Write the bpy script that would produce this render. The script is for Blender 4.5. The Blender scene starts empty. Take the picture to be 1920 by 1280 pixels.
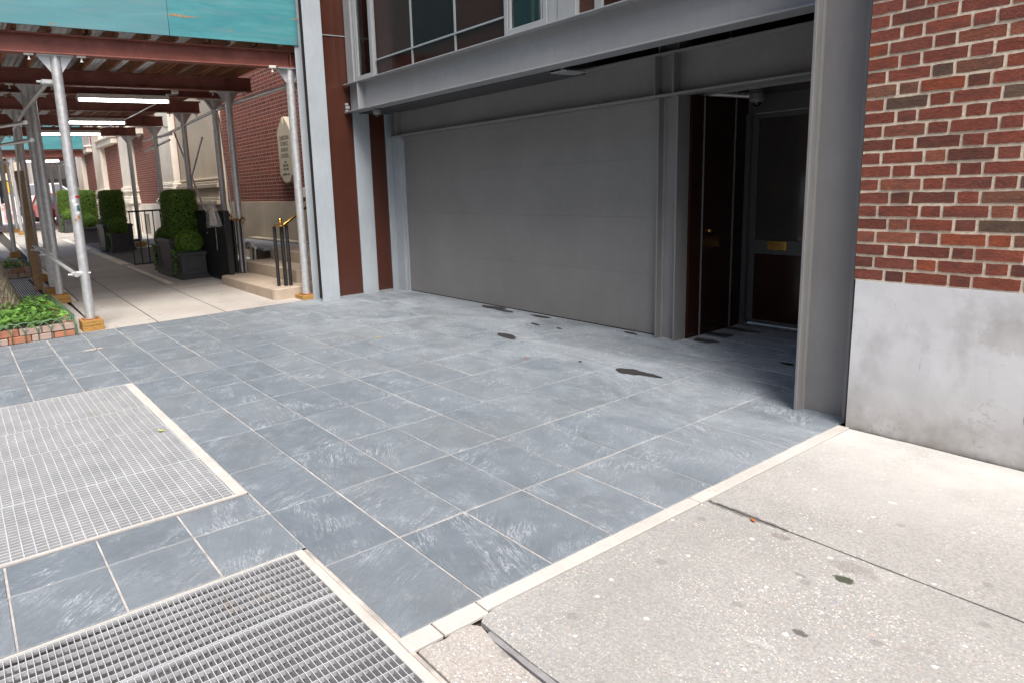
import bpy, bmesh, math, random
import numpy as np
from mathutils import Vector, Matrix, Euler
random.seed(7)
SC = bpy.context.scene
COL = SC.collection

# ---------------------------------------------------------------- camera, sky, sun, exposure
F, CX, CY = 1279.418, 798.317, 576.783          # focal length and optical centre, in photo pixels (1920 wide)
ROT = (math.radians(79.60351127), math.radians(2.63990675), math.radians(55.11008862))
CAMZ = 1.6
cam_d = bpy.data.cameras.new('camera'); cam = bpy.data.objects.new('camera', cam_d); COL.objects.link(cam)
cam.location = (0, 0, CAMZ); cam.rotation_euler = ROT
cam_d.sensor_width = 36; cam_d.lens = F/1920*36; cam_d.clip_start = .05; cam_d.clip_end = 1000
cam_d.shift_x = (960-CX)/1920; cam_d.shift_y = -(640-CY)/1920
SC.camera = cam

SUN_EL, SUN_AZ = math.radians(56), math.radians(-22)      # azimuth measured from +x towards +y
w = bpy.data.worlds.new('World'); SC.world = w; w.use_nodes = True
nt = w.node_tree; bg = nt.nodes['Background']
sky = nt.nodes.new('ShaderNodeTexSky'); sky.sky_type = 'NISHITA'; sky.sun_disc = False
sky.sun_elevation = SUN_EL; sky.sun_rotation = math.radians(90)-SUN_AZ
sky.air_density = 1.0; sky.dust_density = 4.0; sky.ozone_density = 1.0
nt.links.new(sky.outputs[0], bg.inputs[0]); bg.inputs[1].default_value = 0.12
sun_d = bpy.data.lights.new('sun', 'SUN'); sun = bpy.data.objects.new('sun', sun_d); COL.objects.link(sun)
sun_d.energy = 2.1; sun_d.angle = math.radians(30); sun_d.color = (1.0, .965, .92)
sd = Vector((math.cos(SUN_EL)*math.cos(SUN_AZ), math.cos(SUN_EL)*math.sin(SUN_AZ), math.sin(SUN_EL)))
sun.rotation_euler = sd.to_track_quat('Z', 'Y').to_euler(); sun.location = (0, -6, 12)
SC.view_settings.view_transform = 'Standard'; SC.view_settings.look = 'None'
SC.view_settings.exposure = 1.0; SC.view_settings.gamma = 1; SC.view_settings.use_curve_mapping = False
SC.cycles.max_bounces = 8; SC.cycles.use_denoising = True

RM = Euler(ROT).to_matrix()
def at(px, py, X=None, Y=None, Z=None):
    """the point of the plane X=, Y= or Z= seen at a photo pixel"""
    d = RM @ Vector(((px-CX)/F, -(py-CY)/F, -1)); o = Vector((0, 0, CAMZ))
    t = (X/d.x) if X is not None else (Y/d.y) if Y is not None else (Z-CAMZ)/d.z
    return o + t*d
def zs(x): return max(0., (-10-x)*.016)           # the pavement rises gently to the left
def ats(px, py):
    z = 0
    for _ in range(30): p = at(px, py, Z=z); z = zs(p.x)
    return p

# ---------------------------------------------------------------- materials
class NT:
    def __init__(s, name):
        s.m = bpy.data.materials.new(name); s.m.use_nodes = True; s.t = s.m.node_tree
        s.b = s.t.nodes['Principled BSDF']; s.tc = s.n('ShaderNodeTexCoord'); s.co = s.tc.outputs['Object']
    def n(s, k, **kw):
        x = s.t.nodes.new(k)
        for a, v in kw.items(): setattr(x, a, v)
        return x
    def l(s, a, b): s.t.links.new(a, b)
    def setv(s, x, i, v):
        if hasattr(v, 'is_linked') or hasattr(v, 'links'): s.l(v, x.inputs[i])
        else: x.inputs[i].default_value = v
    def map(s, co=None, scale=(1,1,1), rot=(0,0,0), loc=(0,0,0)):
        x = s.n('ShaderNodeMapping'); s.l(co or s.co, x.inputs[0])
        x.inputs['Scale'].default_value = scale; x.inputs['Rotation'].default_value = rot; x.inputs['Location'].default_value = loc
        return x.outputs[0]
    def noise(s, sc=5, det=4, rough=.6, co=None, dist=0):
        x = s.n('ShaderNodeTexNoise'); s.l(co or s.co, x.inputs['Vector'])
        x.inputs['Scale'].default_value = sc; x.inputs['Detail'].default_value = det; x.inputs['Roughness'].default_value = rough
        x.inputs['Distortion'].default_value = dist
        return x.outputs['Fac']
    def voro(s, sc=5, co=None, feat='F1', out='Distance', rnd=1, dim='3D'):
        x = s.n('ShaderNodeTexVoronoi', feature=feat, voronoi_dimensions=dim); s.l(co or s.co, x.inputs['Vector']); x.inputs['Scale'].default_value = sc
        x.inputs['Randomness'].default_value = rnd
        return x.outputs[out]
    def ramp(s, fac, stops, interp='LINEAR'):
        x = s.n('ShaderNodeValToRGB'); s.l(fac, x.inputs[0]); e = x.color_ramp.elements; x.color_ramp.interpolation = interp
        while len(e) > 1: e.remove(e[0])
        for i, (p, c) in enumerate(stops):
            if not hasattr(c, '__len__'): c = (c, c, c)
            q = e[0] if i == 0 else e.new(p)
            q.position = p; q.color = (*c, 1)
        return x.outputs[0]
    def mix(s, a, b, f=.5, mode='MIX'):
        x = s.n('ShaderNodeMix', data_type='RGBA', blend_type=mode); 
        s.setv(x, 0, f)
        for i, v in ((6, a), (7, b)):
            if hasattr(v, '__len__') and not hasattr(v, 'links'): v = (*v, 1) if len(v) == 3 else v
            s.setv(x, i, v)
        return x.outputs[2]
    def math(s, op, a, b=0.):
        x = s.n('ShaderNodeMath', operation=op); s.setv(x, 0, a); s.setv(x, 1, b); return x.outputs[0]
    def attr(s, name): return s.n('ShaderNodeAttribute', attribute_name=name).outputs
    def bump(s, h, st=.3, d=.01):
        x = s.n('ShaderNodeBump'); s.l(h, x.inputs['Height']); x.inputs['Strength'].default_value = st; x.inputs['Distance'].default_value = d
        s.l(x.outputs[0], s.b.inputs['Normal']); return x
    def base(s, v):
        if hasattr(v, '__len__') and not hasattr(v, 'links'): v = (*v, 1)
        s.setv(s.b, 'Base Color', v)
    def rough(s, v): s.setv(s.b, 'Roughness', v)
    def metal(s, v): s.setv(s.b, 'Metallic', v)

def simple(name, col, rough=.6, metal=0, var=.12, sc=8, bump=0, bsc=60, spec=.5):
    m = NT(name); n1 = m.noise(sc, 5, .65)
    lo = tuple(c*(1-var) for c in col); hi = tuple(min(1, c*(1+var)) for c in col)
    m.base(m.ramp(n1, [(.3, lo), (.7, hi)])); m.rough(rough); m.metal(metal); m.b.inputs['Specular IOR Level'].default_value = spec
    if bump: m.bump(m.noise(bsc, 3), bump, .004)
    return m.m

def mk_slate():
    m = NT('slate'); a = m.attr('tile')
    vec = a['Vector']
    off = m.n('ShaderNodeVectorMath', operation='SCALE'); m.l(vec, off.inputs[0]); off.inputs['Scale'].default_value = 37
    add = m.n('ShaderNodeVectorMath', operation='ADD'); m.l(m.co, add.inputs[0]); m.l(off.outputs[0], add.inputs[1]); co = add.outputs[0]
    sep = m.n('ShaderNodeSeparateXYZ'); m.l(vec, sep.inputs[0])
    # every tile is split from the block along its own cleft direction
    rot = m.n('ShaderNodeVectorRotate', rotation_type='Z_AXIS'); m.l(co, rot.inputs['Vector'])
    m.l(m.math('MULTIPLY', sep.outputs['Y'], 1.3), rot.inputs['Angle'])
    st = m.map(rot.outputs[0], (3, 16, 1))
    streak = m.noise(3.2, 9, .78, st, 1.4)
    cleft = m.noise(5, 8, .7, m.map(rot.outputs[0], (1, 4.5, 1)), 2.2)
    tint = m.ramp(sep.outputs['X'], [(0, (.160, .188, .212)), (.5, (.176, .205, .230)), (1, (.198, .224, .246))])
    body = m.mix(tint, m.ramp(m.noise(4, 7, .7, co), [(.3, (.78, .78, .79)), (.7, (1.14, 1.14, 1.14))]), .85, 'MULTIPLY')
    wh = m.ramp(streak, [(.50, 0), (.72, .18)])
    fine = m.noise(24, 6, .78, m.map(rot.outputs[0], (1.1, 4.2, 1)), 1.6)
    body = m.mix(body, (.36, .39, .41), m.math('MULTIPLY', wh, m.ramp(m.noise(2.4, 4, .6, co), [(.35, .2), (.65, 1.)])))
    edge = m.n('ShaderNodeMath', operation='ABSOLUTE'); m.l(m.math('SUBTRACT', cleft, .5), edge.inputs[0])
    vein = m.ramp(edge.outputs[0], [(0, .66), (.011, .30), (.023, 0)])
    body = m.mix(body, (.55, .60, .64), m.math('MULTIPLY', vein, m.ramp(m.noise(7, 4, .6, co), [(.50, 0), (.66, 1.)])))
    scr = m.math('MULTIPLY', m.ramp(fine, [(.57, 0), (.68, .30)]), m.ramp(m.noise(1.8, 5, .7, co), [(.42, .22), (.66, .75)]))
    body = m.mix(body, (.42, .45, .47), m.math('MULTIPLY', scr, .8))
    c2 = m.noise(3.4, 7, .66, m.map(rot.outputs[0], (1, 5.5, 1), loc=(9, 4, 2)), 1.2); e2 = m.math('ABSOLUTE', m.math('SUBTRACT', c2, .47))
    body = m.mix(body, (.62, .65, .68), m.math('MULTIPLY', m.ramp(e2, [(0, .85), (.008, .42), (.015, 0)]), m.ramp(m.noise(3.2, 4, .6, m.map(co, loc=(2, 8, 1))), [(.50, 0), (.62, .9)])))
    e3 = m.math('ABSOLUTE', m.math('SUBTRACT', c2, .56)); body = m.mix(body, (.055, .068, .080), m.math('MULTIPLY', m.ramp(e3, [(0, .5), (.008, 0)]), m.ramp(m.noise(2.5, 3, .6, co), [(.5, 0), (.6, 1)])))
    # pale dust film dried on the middle of the drive and by the garage (its own patchy shape)
    film = m.noise(.75, 6, .7, m.map(m.co, (1, 1.9, 1), (0, 0, .35), (3.1, 1.7, 0)), .9)
    g = m.n('ShaderNodeSeparateXYZ'); m.l(m.co, g.inputs[0])
    near = m.n('ShaderNodeMapRange'); m.l(g.outputs['Y'], near.inputs[0]); near.inputs[1].default_value = 2.2; near.inputs[2].default_value = 4.6
    dust = m.math('MULTIPLY', m.ramp(film, [(.42, .05), (.66, .75)]), near.outputs[0])
    grain = m.ramp(m.noise(30, 5, .8, m.map(rot.outputs[0], (1, 3, 1))), [(.35, .3), (.65, 1)])
    body = m.mix(body, (.44, .48, .52), m.math('MULTIPLY', m.math('MULTIPLY', dust, grain), 1.25))
    vig = m.noise(1.3, 3, .5)
    body = m.mix(body, (.19, .19, .18), m.ramp(vig, [(.5, 0), (.8, .35)]))
    m.base(body); m.rough(m.ramp(streak, [(.3, .42), (.7, .62)])); m.b.inputs['Specular IOR Level'].default_value = .45
    h = m.math('ADD', m.math('MULTIPLY', cleft, .8), m.math('MULTIPLY', streak, .5))
    m.bump(h, .6, .012)
    return m.m

def mk_aggregate(name, base, warm=0.):
    """old city concrete: worn matrix with stone chips showing, gum spots, stains"""
    m = NT(name); 
    n1 = m.noise(1.1, 6, .65); n2 = m.noise(90, 4, .7)
    c = m.ramp(n1, [(.3, tuple(v*.86 for v in base)), (.7, tuple(min(1, v*1.1) for v in base))])
    c = m.mix(c, m.ramp(n2, [(.3, .66), (.7, 1.28)]), .8, 'MULTIPLY')
    worn = m.ramp(m.noise(1.5, 6, .68), [(.42, .06), (.60, 1)])
    c = m.mix(c, tuple(v*.72 for v in base), m.ramp(m.noise(.9, 7, .72, m.map(m.co, loc=(3, 1, 0)), .5), [(.50, 0), (.72, .5)]))
    c = m.mix(c, tuple(min(.8, v*1.4) for v in base), m.ramp(m.noise(3.4, 7, .75, m.map(m.co, loc=(8, 1, 0)), .8), [(.60, 0), (.70, .5)]))
    for sc, th, pw in ((80, .33, 1.), (38, .24, .9), (140, .36, .8)):
        wco = m.n('ShaderNodeVectorMath', operation='ADD'); m.l(m.map(m.co, (1, 1.3, 1), (0, 0, sc)), wco.inputs[0])
        nn = m.n('ShaderNodeTexNoise'); m.l(m.co, nn.inputs[0]); nn.inputs['Scale'].default_value = sc*.8
        sc2 = m.n('ShaderNodeVectorMath', operation='SCALE'); m.l(nn.outputs['Color'], sc2.inputs[0]); sc2.inputs['Scale'].default_value = .8/sc
        m.l(sc2.outputs[0], wco.inputs[1])
        v = m.n('ShaderNodeTexVoronoi'); m.l(wco.outputs[0], v.inputs['Vector']); v.inputs['Scale'].default_value = sc
        sp = m.n('ShaderNodeSeparateColor'); m.l(v.outputs['Color'], sp.inputs[0])
        chip = m.ramp(sp.outputs[0], [(0, (.80, .77, .72)), (.22, (.66, .66, .65)), (.40, (.56, .49, .41)), (.54, (.27, .26, .27)), (.68, (.74, .66, .55)), (.78, (.25, .29, .38)), (.88, (.60, .38, .27)), (.95, (.16, .15, .15))], 'CONSTANT')
        mask = m.math('MULTIPLY', m.ramp(v.outputs['Distance'], [(th-.06, 1), (th, 0)]), m.math('GREATER_THAN', sp.outputs[1], .60))
        c = m.mix(c, chip, m.math('MULTIPLY', m.math('MULTIPLY', mask, pw), worn))
    gum = m.voro(2.1, dim='2D'); gn = m.noise(14, 3)
    gmask = m.ramp(m.math('ADD', gum, m.math('MULTIPLY', gn, .05)), [(.062, 1), (.072, 0)])
    c = m.mix(c, (.17, .165, .16), m.math('MULTIPLY', gmask, .42))
    gum2 = m.ramp(m.math('ADD', m.voro(3.3, m.map(m.co, loc=(7, 3, 0)), dim='2D'), m.math('MULTIPLY', gn, .06)), [(.052, 1), (.064, 0)])
    c = m.mix(c, (.78, .77, .75), m.math('MULTIPLY', gum2, .6))
    # dirt along the joint, a mossy break and a small pit, each with its own ragged outline
    g = m.n('ShaderNodeSeparateXYZ'); m.l(m.co, g.inputs[0]); rn = m.noise(22, 6, .75)
    def spot(x, y, rx, ry, col, amt, soft=.35):
        nonlocal c
        dx = m.math('DIVIDE', m.math('SUBTRACT', g.outputs['X'], x), rx); dy = m.math('DIVIDE', m.math('SUBTRACT', g.outputs['Y'], y), ry)
        d = m.math('ADD', m.math('ADD', m.math('MULTIPLY', dx, dx), m.math('MULTIPLY', dy, dy)), m.math('MULTIPLY', m.math('SUBTRACT', rn, .5), 3.2))
        c = m.mix(c, col, m.math('MULTIPLY', m.ramp(d, [(.55, 1), (.55+soft, 0)]), amt))
    spot(-1.62, 2.865, .24, .026, (.10, .095, .09), .75); spot(-1.42, 2.80, .05, .03, (.16, .13, .11), .5)
    q = at(1583, 1088, Z=0); spot(q.x, q.y, .045, .028, (.035, .045, .022), .9); q = at(1600, 1068, Z=0); spot(q.x, q.y, .10, .05, (.17, .15, .13), .35, .5)
    q = at(1500, 1187, Z=0); spot(q.x, q.y, .030, .018, (.08, .07, .065), .8); q = at(1500, 1079, Z=0); spot(q.x, q.y, .024, .012, (.2, .19, .18), .7)
    pale = m.n('ShaderNodeMapRange'); m.l(g.outputs['Y'], pale.inputs[0]); pale.inputs[1].default_value = 3.1; pale.inputs[2].default_value = 4.2
    c = m.mix(c, tuple(min(.8, v*1.6) for v in base), m.math('MULTIPLY', pale.outputs[0], m.ramp(m.noise(2.0, 5, .65, m.map(m.co, loc=(5, 5, 0))), [(.3, .35), (.6, .95)])))
    m.base(c); m.rough(.82); m.b.inputs['Specular IOR Level'].default_value = .3
    m.bump(m.math('ADD', n2, m.math('MULTIPLY', m.noise(240, 2), .6)), .45, .004)
    return m.m

def mk_walk():
    m = NT('walk_concrete'); n1 = m.noise(.8, 6, .65); n2 = m.noise(60, 5, .7)
    c = m.ramp(n1, [(.3, (.36, .33, .30)), (.7, (.50, .475, .435))])
    c = m.mix(c, m.ramp(n2, [(.3, .86), (.7, 1.12)]), .7, 'MULTIPLY')
    c = m.mix(c, (.16, .15, .14), m.ramp(m.noise(2.3, 6, .75, m.map(m.co, (.5, 1.4, 1)), .6), [(.60, 0), (.74, .45)]))
    g = m.ramp(m.math('ADD', m.voro(1.6, dim='2D'), m.math('MULTIPLY', m.noise(16, 3), .05)), [(.05, 1), (.062, 0)])
    c = m.mix(c, (.12, .12, .12), m.math('MULTIPLY', g, .7))
    m.base(c); m.rough(.8); m.bump(n2, .25, .003); return m.m

def mk_brickface():
    """single bricks: the colour of each one is an attribute, streaks and sand finish are procedural"""
    m = NT('brick_face'); a = m.attr('tint')['Color']
    st = m.noise(26, 7, .75, m.map(m.co, (1, 1, 3.2)), 1.5); st2 = m.noise(9, 5, .6, m.map(m.co, (1, 1, 2)))
    c = m.mix(a, m.ramp(st, [(.3, (.42, .40, .42)), (.5, (.92, .90, .90)), (.68, (1.65, 1.55, 1.45))]), .8, 'MULTIPLY')
    c = m.mix(c, m.mix(a, (.045, .040, .042), .75), m.ramp(st2, [(.5, 0), (.66, .55)]))
    c = m.mix(c, (.42, .34, .28), m.ramp(m.noise(120, 3, .7), [(.70, 0), (.78, .5)]))
    m.base(c); m.rough(.86); m.b.inputs['Specular IOR Level'].default_value = .25
    m.bump(m.math('ADD', m.math('MULTIPLY', st, .7), m.noise(160, 3, .7)), .75, .006); return m.m

def mk_mortar():
    m = NT('mortar'); n = m.noise(60, 6, .7)
    c = m.ramp(n, [(.3, (.50, .42, .32)), (.7, (.78, .69, .56))]); m.base(m.mix(c, (.3, .22, .18), m.ramp(m.noise(6, 4), [(.6, 0), (.8, .4)])))
    m.rough(.9); m.bump(n, .6, .004); return m.m

def mk_brickwall():
    m = NT('church_brick')
    b = m.n('ShaderNodeTexBrick'); co = m.n('ShaderNodeCombineXYZ'); sp = m.n('ShaderNodeSeparateXYZ'); m.l(m.co, sp.inputs[0])
    m.l(sp.outputs['X'], co.inputs[0]); m.l(sp.outputs['Z'], co.inputs[1]); m.l(co.outputs[0], b.inputs['Vector'])
    b.inputs['Scale'].default_value = 1; b.inputs['Brick Width'].default_value = .215; b.inputs['Row Height'].default_value = .0735
    b.inputs['Mortar Size'].default_value = .0075; b.inputs['Mortar Smooth'].default_value = .25; b.inputs['Bias'].default_value = 0
    b.inputs['Color1'].default_value = (.215, .048, .030, 1); b.inputs['Color2'].default_value = (.130, .030, .022, 1); b.inputs['Mortar'].default_value = (.36, .24, .185, 1)
    b.squash = .5; b.squash_frequency = 2; b.offset = .5
    c = m.mix(b.outputs['Color'], m.ramp(m.noise(9, 6, .7), [(.3, .7), (.7, 1.3)]), .6, 'MULTIPLY')
    m.base(c); m.rough(.85); m.bump(m.math('SUBTRACT', 1., b.outputs['Fac']), .6, .008); return m.m

def mk_base_paint():
    """grey masonry paint over patched cement: scuffs, dirt splash, flaked spots"""
    m = NT('painted_cement'); n1 = m.noise(2.2, 6, .62, None, .4); n2 = m.noise(14, 8, .7, None, 1.0)
    c = m.ramp(n1, [(.3, (.56, .57, .59)), (.7, (.67, .685, .71))])
    sp = m.n('ShaderNodeSeparateXYZ'); m.l(m.co, sp.inputs[0])
    low = m.n('ShaderNodeMapRange'); m.l(sp.outputs['Z'], low.inputs[0]); low.inputs[1].default_value = .42; low.inputs[2].default_value = 0.
    c = m.mix(c, (.30, .275, .25), m.math('MULTIPLY', low.outputs[0], m.ramp(m.noise(5, 6, .7), [(.3, .35), (.7, 1.)])))
    c = m.mix(c, (.27, .26, .25), m.math('MULTIPLY', m.ramp(m.noise(3.1, 5, .6, m.map(m.co, (1, 1, .7), loc=(2, 0, .3))), [(.52, 0), (.68, .55)]), .8))
    sc = m.noise(10, 5, .8, m.map(m.co, (3, 3, .8), (0, .15, 0)), 1.)
    c = m.mix(c, (.20, .185, .175), m.ramp(sc, [(.63, 0), (.72, .5)]))
    c = m.mix(c, (.80, .80, .79), m.ramp(m.noise(7, 5, .75, m.map(m.co, (1, 1, .8), loc=(4.2, 0, 1))), [(.735, 0), (.745, .9)]))
    m.base(c); m.rough(.6); rg = m.noise(26, 6, .75)
    def spot(px, py, rx, rz, col, amt, soft=.5):
        nonlocal c
        q = at(px, py, Y=4.35); dx = m.math('DIVIDE', m.math('SUBTRACT', sp.outputs['X'], q.x), rx); dz = m.math('DIVIDE', m.math('SUBTRACT', sp.outputs['Z'], q.z), rz)
        d = m.math('ADD', m.math('ADD', m.math('MULTIPLY', dx, dx), m.math('MULTIPLY', dz, dz)), m.math('MULTIPLY', m.math('SUBTRACT', rg, .5), 3.)); c = m.mix(c, col, m.math('MULTIPLY', m.ramp(d, [(.5, 1), (.5+soft, 0)]), amt))
    spot(1843, 716, .035, .022, (.10, .095, .10), .75); spot(1710, 610, .22, .10, (.36, .34, .32), .35, 1.2); spot(1908, 668, .008, .022, (.85, .85, .84), .95, .1); spot(1883, 733, .010, .006, (.85, .85, .84), .9, .1); spot(1790, 780, .05, .06, (.36, .31, .28), .4, 1.)
    spot(1855, 810, .008, .024, (.14, .12, .11), .8, .2); spot(1709, 745, .006, .03, (.2, .18, .17), .7, .2); spot(1760, 775, .010, .010, (.16, .14, .14), .7, .2); spot(1717, 548, .006, .014, (.50, .38, .26), .9, .1)
    cr = m.math('ABSOLUTE', m.math('SUBTRACT', m.noise(3.2, 7, .7, None, .8), .5)); c = m.mix(c, (.16, .15, .145), m.math('MULTIPLY', m.ramp(cr, [(0, .8), (.006, 0)]), m.ramp(m.noise(2.2, 3), [(.52, 0), (.6, .9)])))
    gl = m.n('ShaderNodeMapRange'); m.l(sp.outputs['Z'], gl.inputs[0]); gl.inputs[1].default_value = .05; gl.inputs[2].default_value = 0.
    c = m.mix(c, (.13, .115, .10), m.math('MULTIPLY', gl.outputs[0], m.ramp(m.noise(16, 6, .75), [(.36, .1), (.6, .6)])))
    m.base(c); m.bump(m.math('ADD', m.math('MULTIPLY', m.noise(4, 5, .55), 1.), m.math('MULTIPLY', m.noise(70, 4), .12)), .35, .012)
    return m.m

def mk_steel(name, col, rough=.42, grime=.4):
    m = NT(name); n1 = m.noise(1.2, 5, .6); n2 = m.noise(22, 5, .7, m.map(m.co, (1, 1, .3)))
    c = m.ramp(n1, [(.3, tuple(v*.9 for v in col)), (.7, tuple(v*1.08 for v in col))])
    c = m.mix(c, m.ramp(n2, [(.3, .93), (.7, 1.06)]), .8, 'MULTIPLY')
    sp = m.n('ShaderNodeSeparateXYZ'); m.l(m.co, sp.inputs[0])
    low = m.n('ShaderNodeMapRange'); m.l(sp.outputs['Z'], low.inputs[0]); low.inputs[1].default_value = .22; low.inputs[2].default_value = .0
    c = m.mix(c, (.22, .21, .20), m.math('MULTIPLY', m.math('MULTIPLY', low.outputs[0], m.ramp(m.noise(28, 5), [(.45, 0), (.7, 1)])), grime))
    c = m.mix(c, (.5, .5, .5), m.ramp(m.noise(55, 4, .7, m.map(m.co, loc=(3, 3, 3))), [(.79, 0), (.80, .5)]))
    m.base(c); m.rough(m.ramp(n2, [(.3, rough-.06), (.7, rough+.1)])); m.bump(m.noise(150, 3), .10, .002); return m.m

def mk_galv():
    m = NT('galvanised_pipe'); n = m.noise(18, 5, .7); 
    c = m.ramp(n, [(.3, (.47, .48, .49)), (.7, (.66, .67, .68))])
    c = m.mix(c, (.30, .16, .08), m.ramp(m.noise(11, 6, .8, m.map(m.co, (2, 2, .8))), [(.69, 0), (.76, .8)]))
    m.base(c); m.metal(.55); m.rough(m.ramp(n, [(.3, .34), (.7, .55)])); m.bump(m.noise(40, 4), .12, .003); return m.m

def mk_lacquer(name, col, rough=.12):
    m = NT(name); c = m.ramp(m.noise(1.5, 4), [(.3, tuple(v*.85 for v in col)), (.7, tuple(v*1.12 for v in col))])
    m.base(c); m.rough(m.ramp(m.noise(5, 5), [(.3, rough), (.7, rough+.10)])); m.b.inputs['Specular IOR Level'].default_value = .5 if col[0] > .05 else (.22 if col[0] > .02 else .08)
    m.bump(m.noise(.9, 2), .05, .02); return m.m

def mk_stone(name, col, sc=1., joint=None):
    m = NT(name); n1 = m.noise(1.4*sc, 6, .65); n2 = m.noise(38*sc, 5, .7)
    c = m.ramp(n1, [(.3, tuple(v*.84 for v in col)), (.7, tuple(min(1, v*1.1) for v in col))])
    c = m.mix(c, m.ramp(n2, [(.3, .88), (.7, 1.1)]), .7, 'MULTIPLY')
    c = m.mix(c, tuple(v*.5 for v in col), m.ramp(m.noise(2.6*sc, 6, .75, m.map(m.co, (1.6, 1.6, .35))), [(.6, 0), (.78, .5)]))
    m.base(c); m.rough(.78); m.bump(n2, .3, .004); return m.m

def mk_plywood():
    m = NT('green_plywood'); n1 = m.noise(1.6, 6, .7, m.map(m.co, (1, .5, 3)), .6)
    c = m.ramp(n1, [(.3, (.032, .190, .225)), (.52, (.050, .245, .270)), (.72, (.095, .305, .335))])
    g = m.noise(3.4, 7, .7, m.map(m.co, (1, .35, 5)), .7)
    sy = m.n('ShaderNodeSeparateXYZ'); m.l(m.co, sy.inputs[0]); pn = m.math('LESS_THAN', sy.outputs['Y'], -.15)
    c = m.mix(c, (.13, .23, .26), m.math('ADD', m.ramp(g, [(.48, 0), (.68, .55)]), m.math('MULTIPLY', pn, .36)))
    c = m.mix(c, (.03, .09, .09), m.ramp(m.noise(30, 5, .75, m.map(m.co, (1, .3, 4))), [(.66, 0), (.8, .5)]))
    c = m.mix(c, (.52, .38, .26), m.ramp(m.noise(5.2, 6, .75, m.map(m.co, (1, .6, 2.2), loc=(0, 2.3, .6))), [(.705, 0), (.72, .9)]))
    m.base(c); m.rough(.55); m.bump(m.noise(40, 5, .7, m.map(m.co, (1, .3, 3))), .25, .003); return m.m

def mk_redox():
    m = NT('red_oxide_steel'); n = m.noise(3, 6, .7, None, .4)
    c = m.ramp(n, [(.28, (.135, .040, .030)), (.55, (.215, .068, .050)), (.75, (.275, .105, .080))])
    c = m.mix(c, (.05, .03, .025), m.ramp(m.noise(9, 6, .7), [(.62, 0), (.76, .6)])); m.base(c); m.rough(.62); m.bump(m.noise(50, 4), .2, .003); return m.m

def mk_wood(name, a, b, sc=1.):
    m = NT(name); n = m.noise(5*sc, 6, .7, m.map(m.co, (.6, 6, 6)), .8)
    m.base(m.mix(m.ramp(n, [(.3, a), (.7, b)]), m.ramp(m.noise(30, 4), [(.3, .85), (.7, 1.12)]), .6, 'MULTIPLY')); m.rough(.7); m.bump(n, .3, .004); return m.m

def mk_block():
    m = NT('ochre_timber'); n = m.noise(9, 6, .7, m.map(m.co, (3, 3, 9)), .5)
    c = m.ramp(n, [(.3, (.24, .120, .028)), (.7, (.48, .275, .070))]); c = m.mix(c, (.06, .035, .02), m.ramp(m.noise(12, 6, .75), [(.6, 0), (.72, .8)]))
    m.base(c); m.rough(.75); m.bump(n, .4, .006); return m.m

def mk_leaf(name, a, b, trans=.25):
    m = NT(name); r = m.attr('tint')['Fac']
    m.base(m.ramp(r, [(0, a), (1, b)])); m.rough(.5); m.b.inputs['Specular IOR Level'].default_value = .35
    m.b.inputs['Subsurface Weight'].default_value = 0
    tr = m.n('ShaderNodeBsdfTranslucent'); m.l(m.ramp(r, [(0, a), (1, b)]), tr.inputs[0]); mx = m.n('ShaderNodeMixShader'); mx.inputs[0].default_value = trans
    m.l(m.b.outputs[0], mx.inputs[1]); m.l(tr.outputs[0], mx.inputs[2]); m.l(mx.outputs[0], m.t.nodes['Material Output'].inputs[0]); return m.m

def mk_bark():
    m = NT('bark'); n = m.noise(7, 9, .75, m.map(m.co, (1.6, 1.6, .6)), 1.2); v = m.voro(26, m.map(m.co, (1, 1, .6)))
    c = m.ramp(n, [(.3, (.12, .095, .068)), (.55, (.27, .235, .165)), (.75, (.40, .365, .26))])
    c = m.mix(c, (.16, .20, .06), m.ramp(m.noise(3, 5, .6), [(.55, 0), (.75, .6)]))
    m.base(c); m.rough(.95); m.bump(m.math('ADD', n, m.math('MULTIPLY', v, .8)), 1., .06); return m.m

def glass(name, col=(.6, .65, .66), rough=.02, alpha=None):
    m = NT(name); m.base(col); m.rough(rough); m.b.inputs['Transmission Weight'].default_value = 1 if alpha is None else alpha; m.b.inputs['IOR'].default_value = 1.45
    return m.m
def emit(name, col, s):
    m = NT(name); m.base(col); m.b.inputs['Emission Color'].default_value = (*col, 1); m.b.inputs['Emission Strength'].default_value = s; return m.m

def mk_grate():
    # zinc bars lighter on top, darker on the sides: depth shade put into colour
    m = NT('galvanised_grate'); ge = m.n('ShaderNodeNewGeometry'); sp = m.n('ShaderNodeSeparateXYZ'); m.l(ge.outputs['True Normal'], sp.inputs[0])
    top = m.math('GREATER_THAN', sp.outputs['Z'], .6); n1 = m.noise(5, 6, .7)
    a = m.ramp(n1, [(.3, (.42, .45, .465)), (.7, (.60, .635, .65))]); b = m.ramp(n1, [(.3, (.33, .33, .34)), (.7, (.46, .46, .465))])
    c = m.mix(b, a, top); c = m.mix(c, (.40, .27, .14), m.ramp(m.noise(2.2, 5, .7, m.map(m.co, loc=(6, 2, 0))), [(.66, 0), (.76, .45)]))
    m.base(c); m.metal(.1); m.rough(.5); return m.m
def mk_plastic():
    m = NT('clear_plastic'); m.base((.85, .88, .90)); m.rough(.08); tr = m.n('ShaderNodeBsdfTransparent'); mx = m.n('ShaderNodeMixShader'); m.l(m.ramp(m.noise(22, 5, .7), [(.4, .04), (.65, .38)]), mx.inputs[0])
    m.l(tr.outputs[0], mx.inputs[1]); m.l(m.b.outputs[0], mx.inputs[2]); m.l(mx.outputs[0], m.t.nodes['Material Output'].inputs[0]); return m.m
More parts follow.
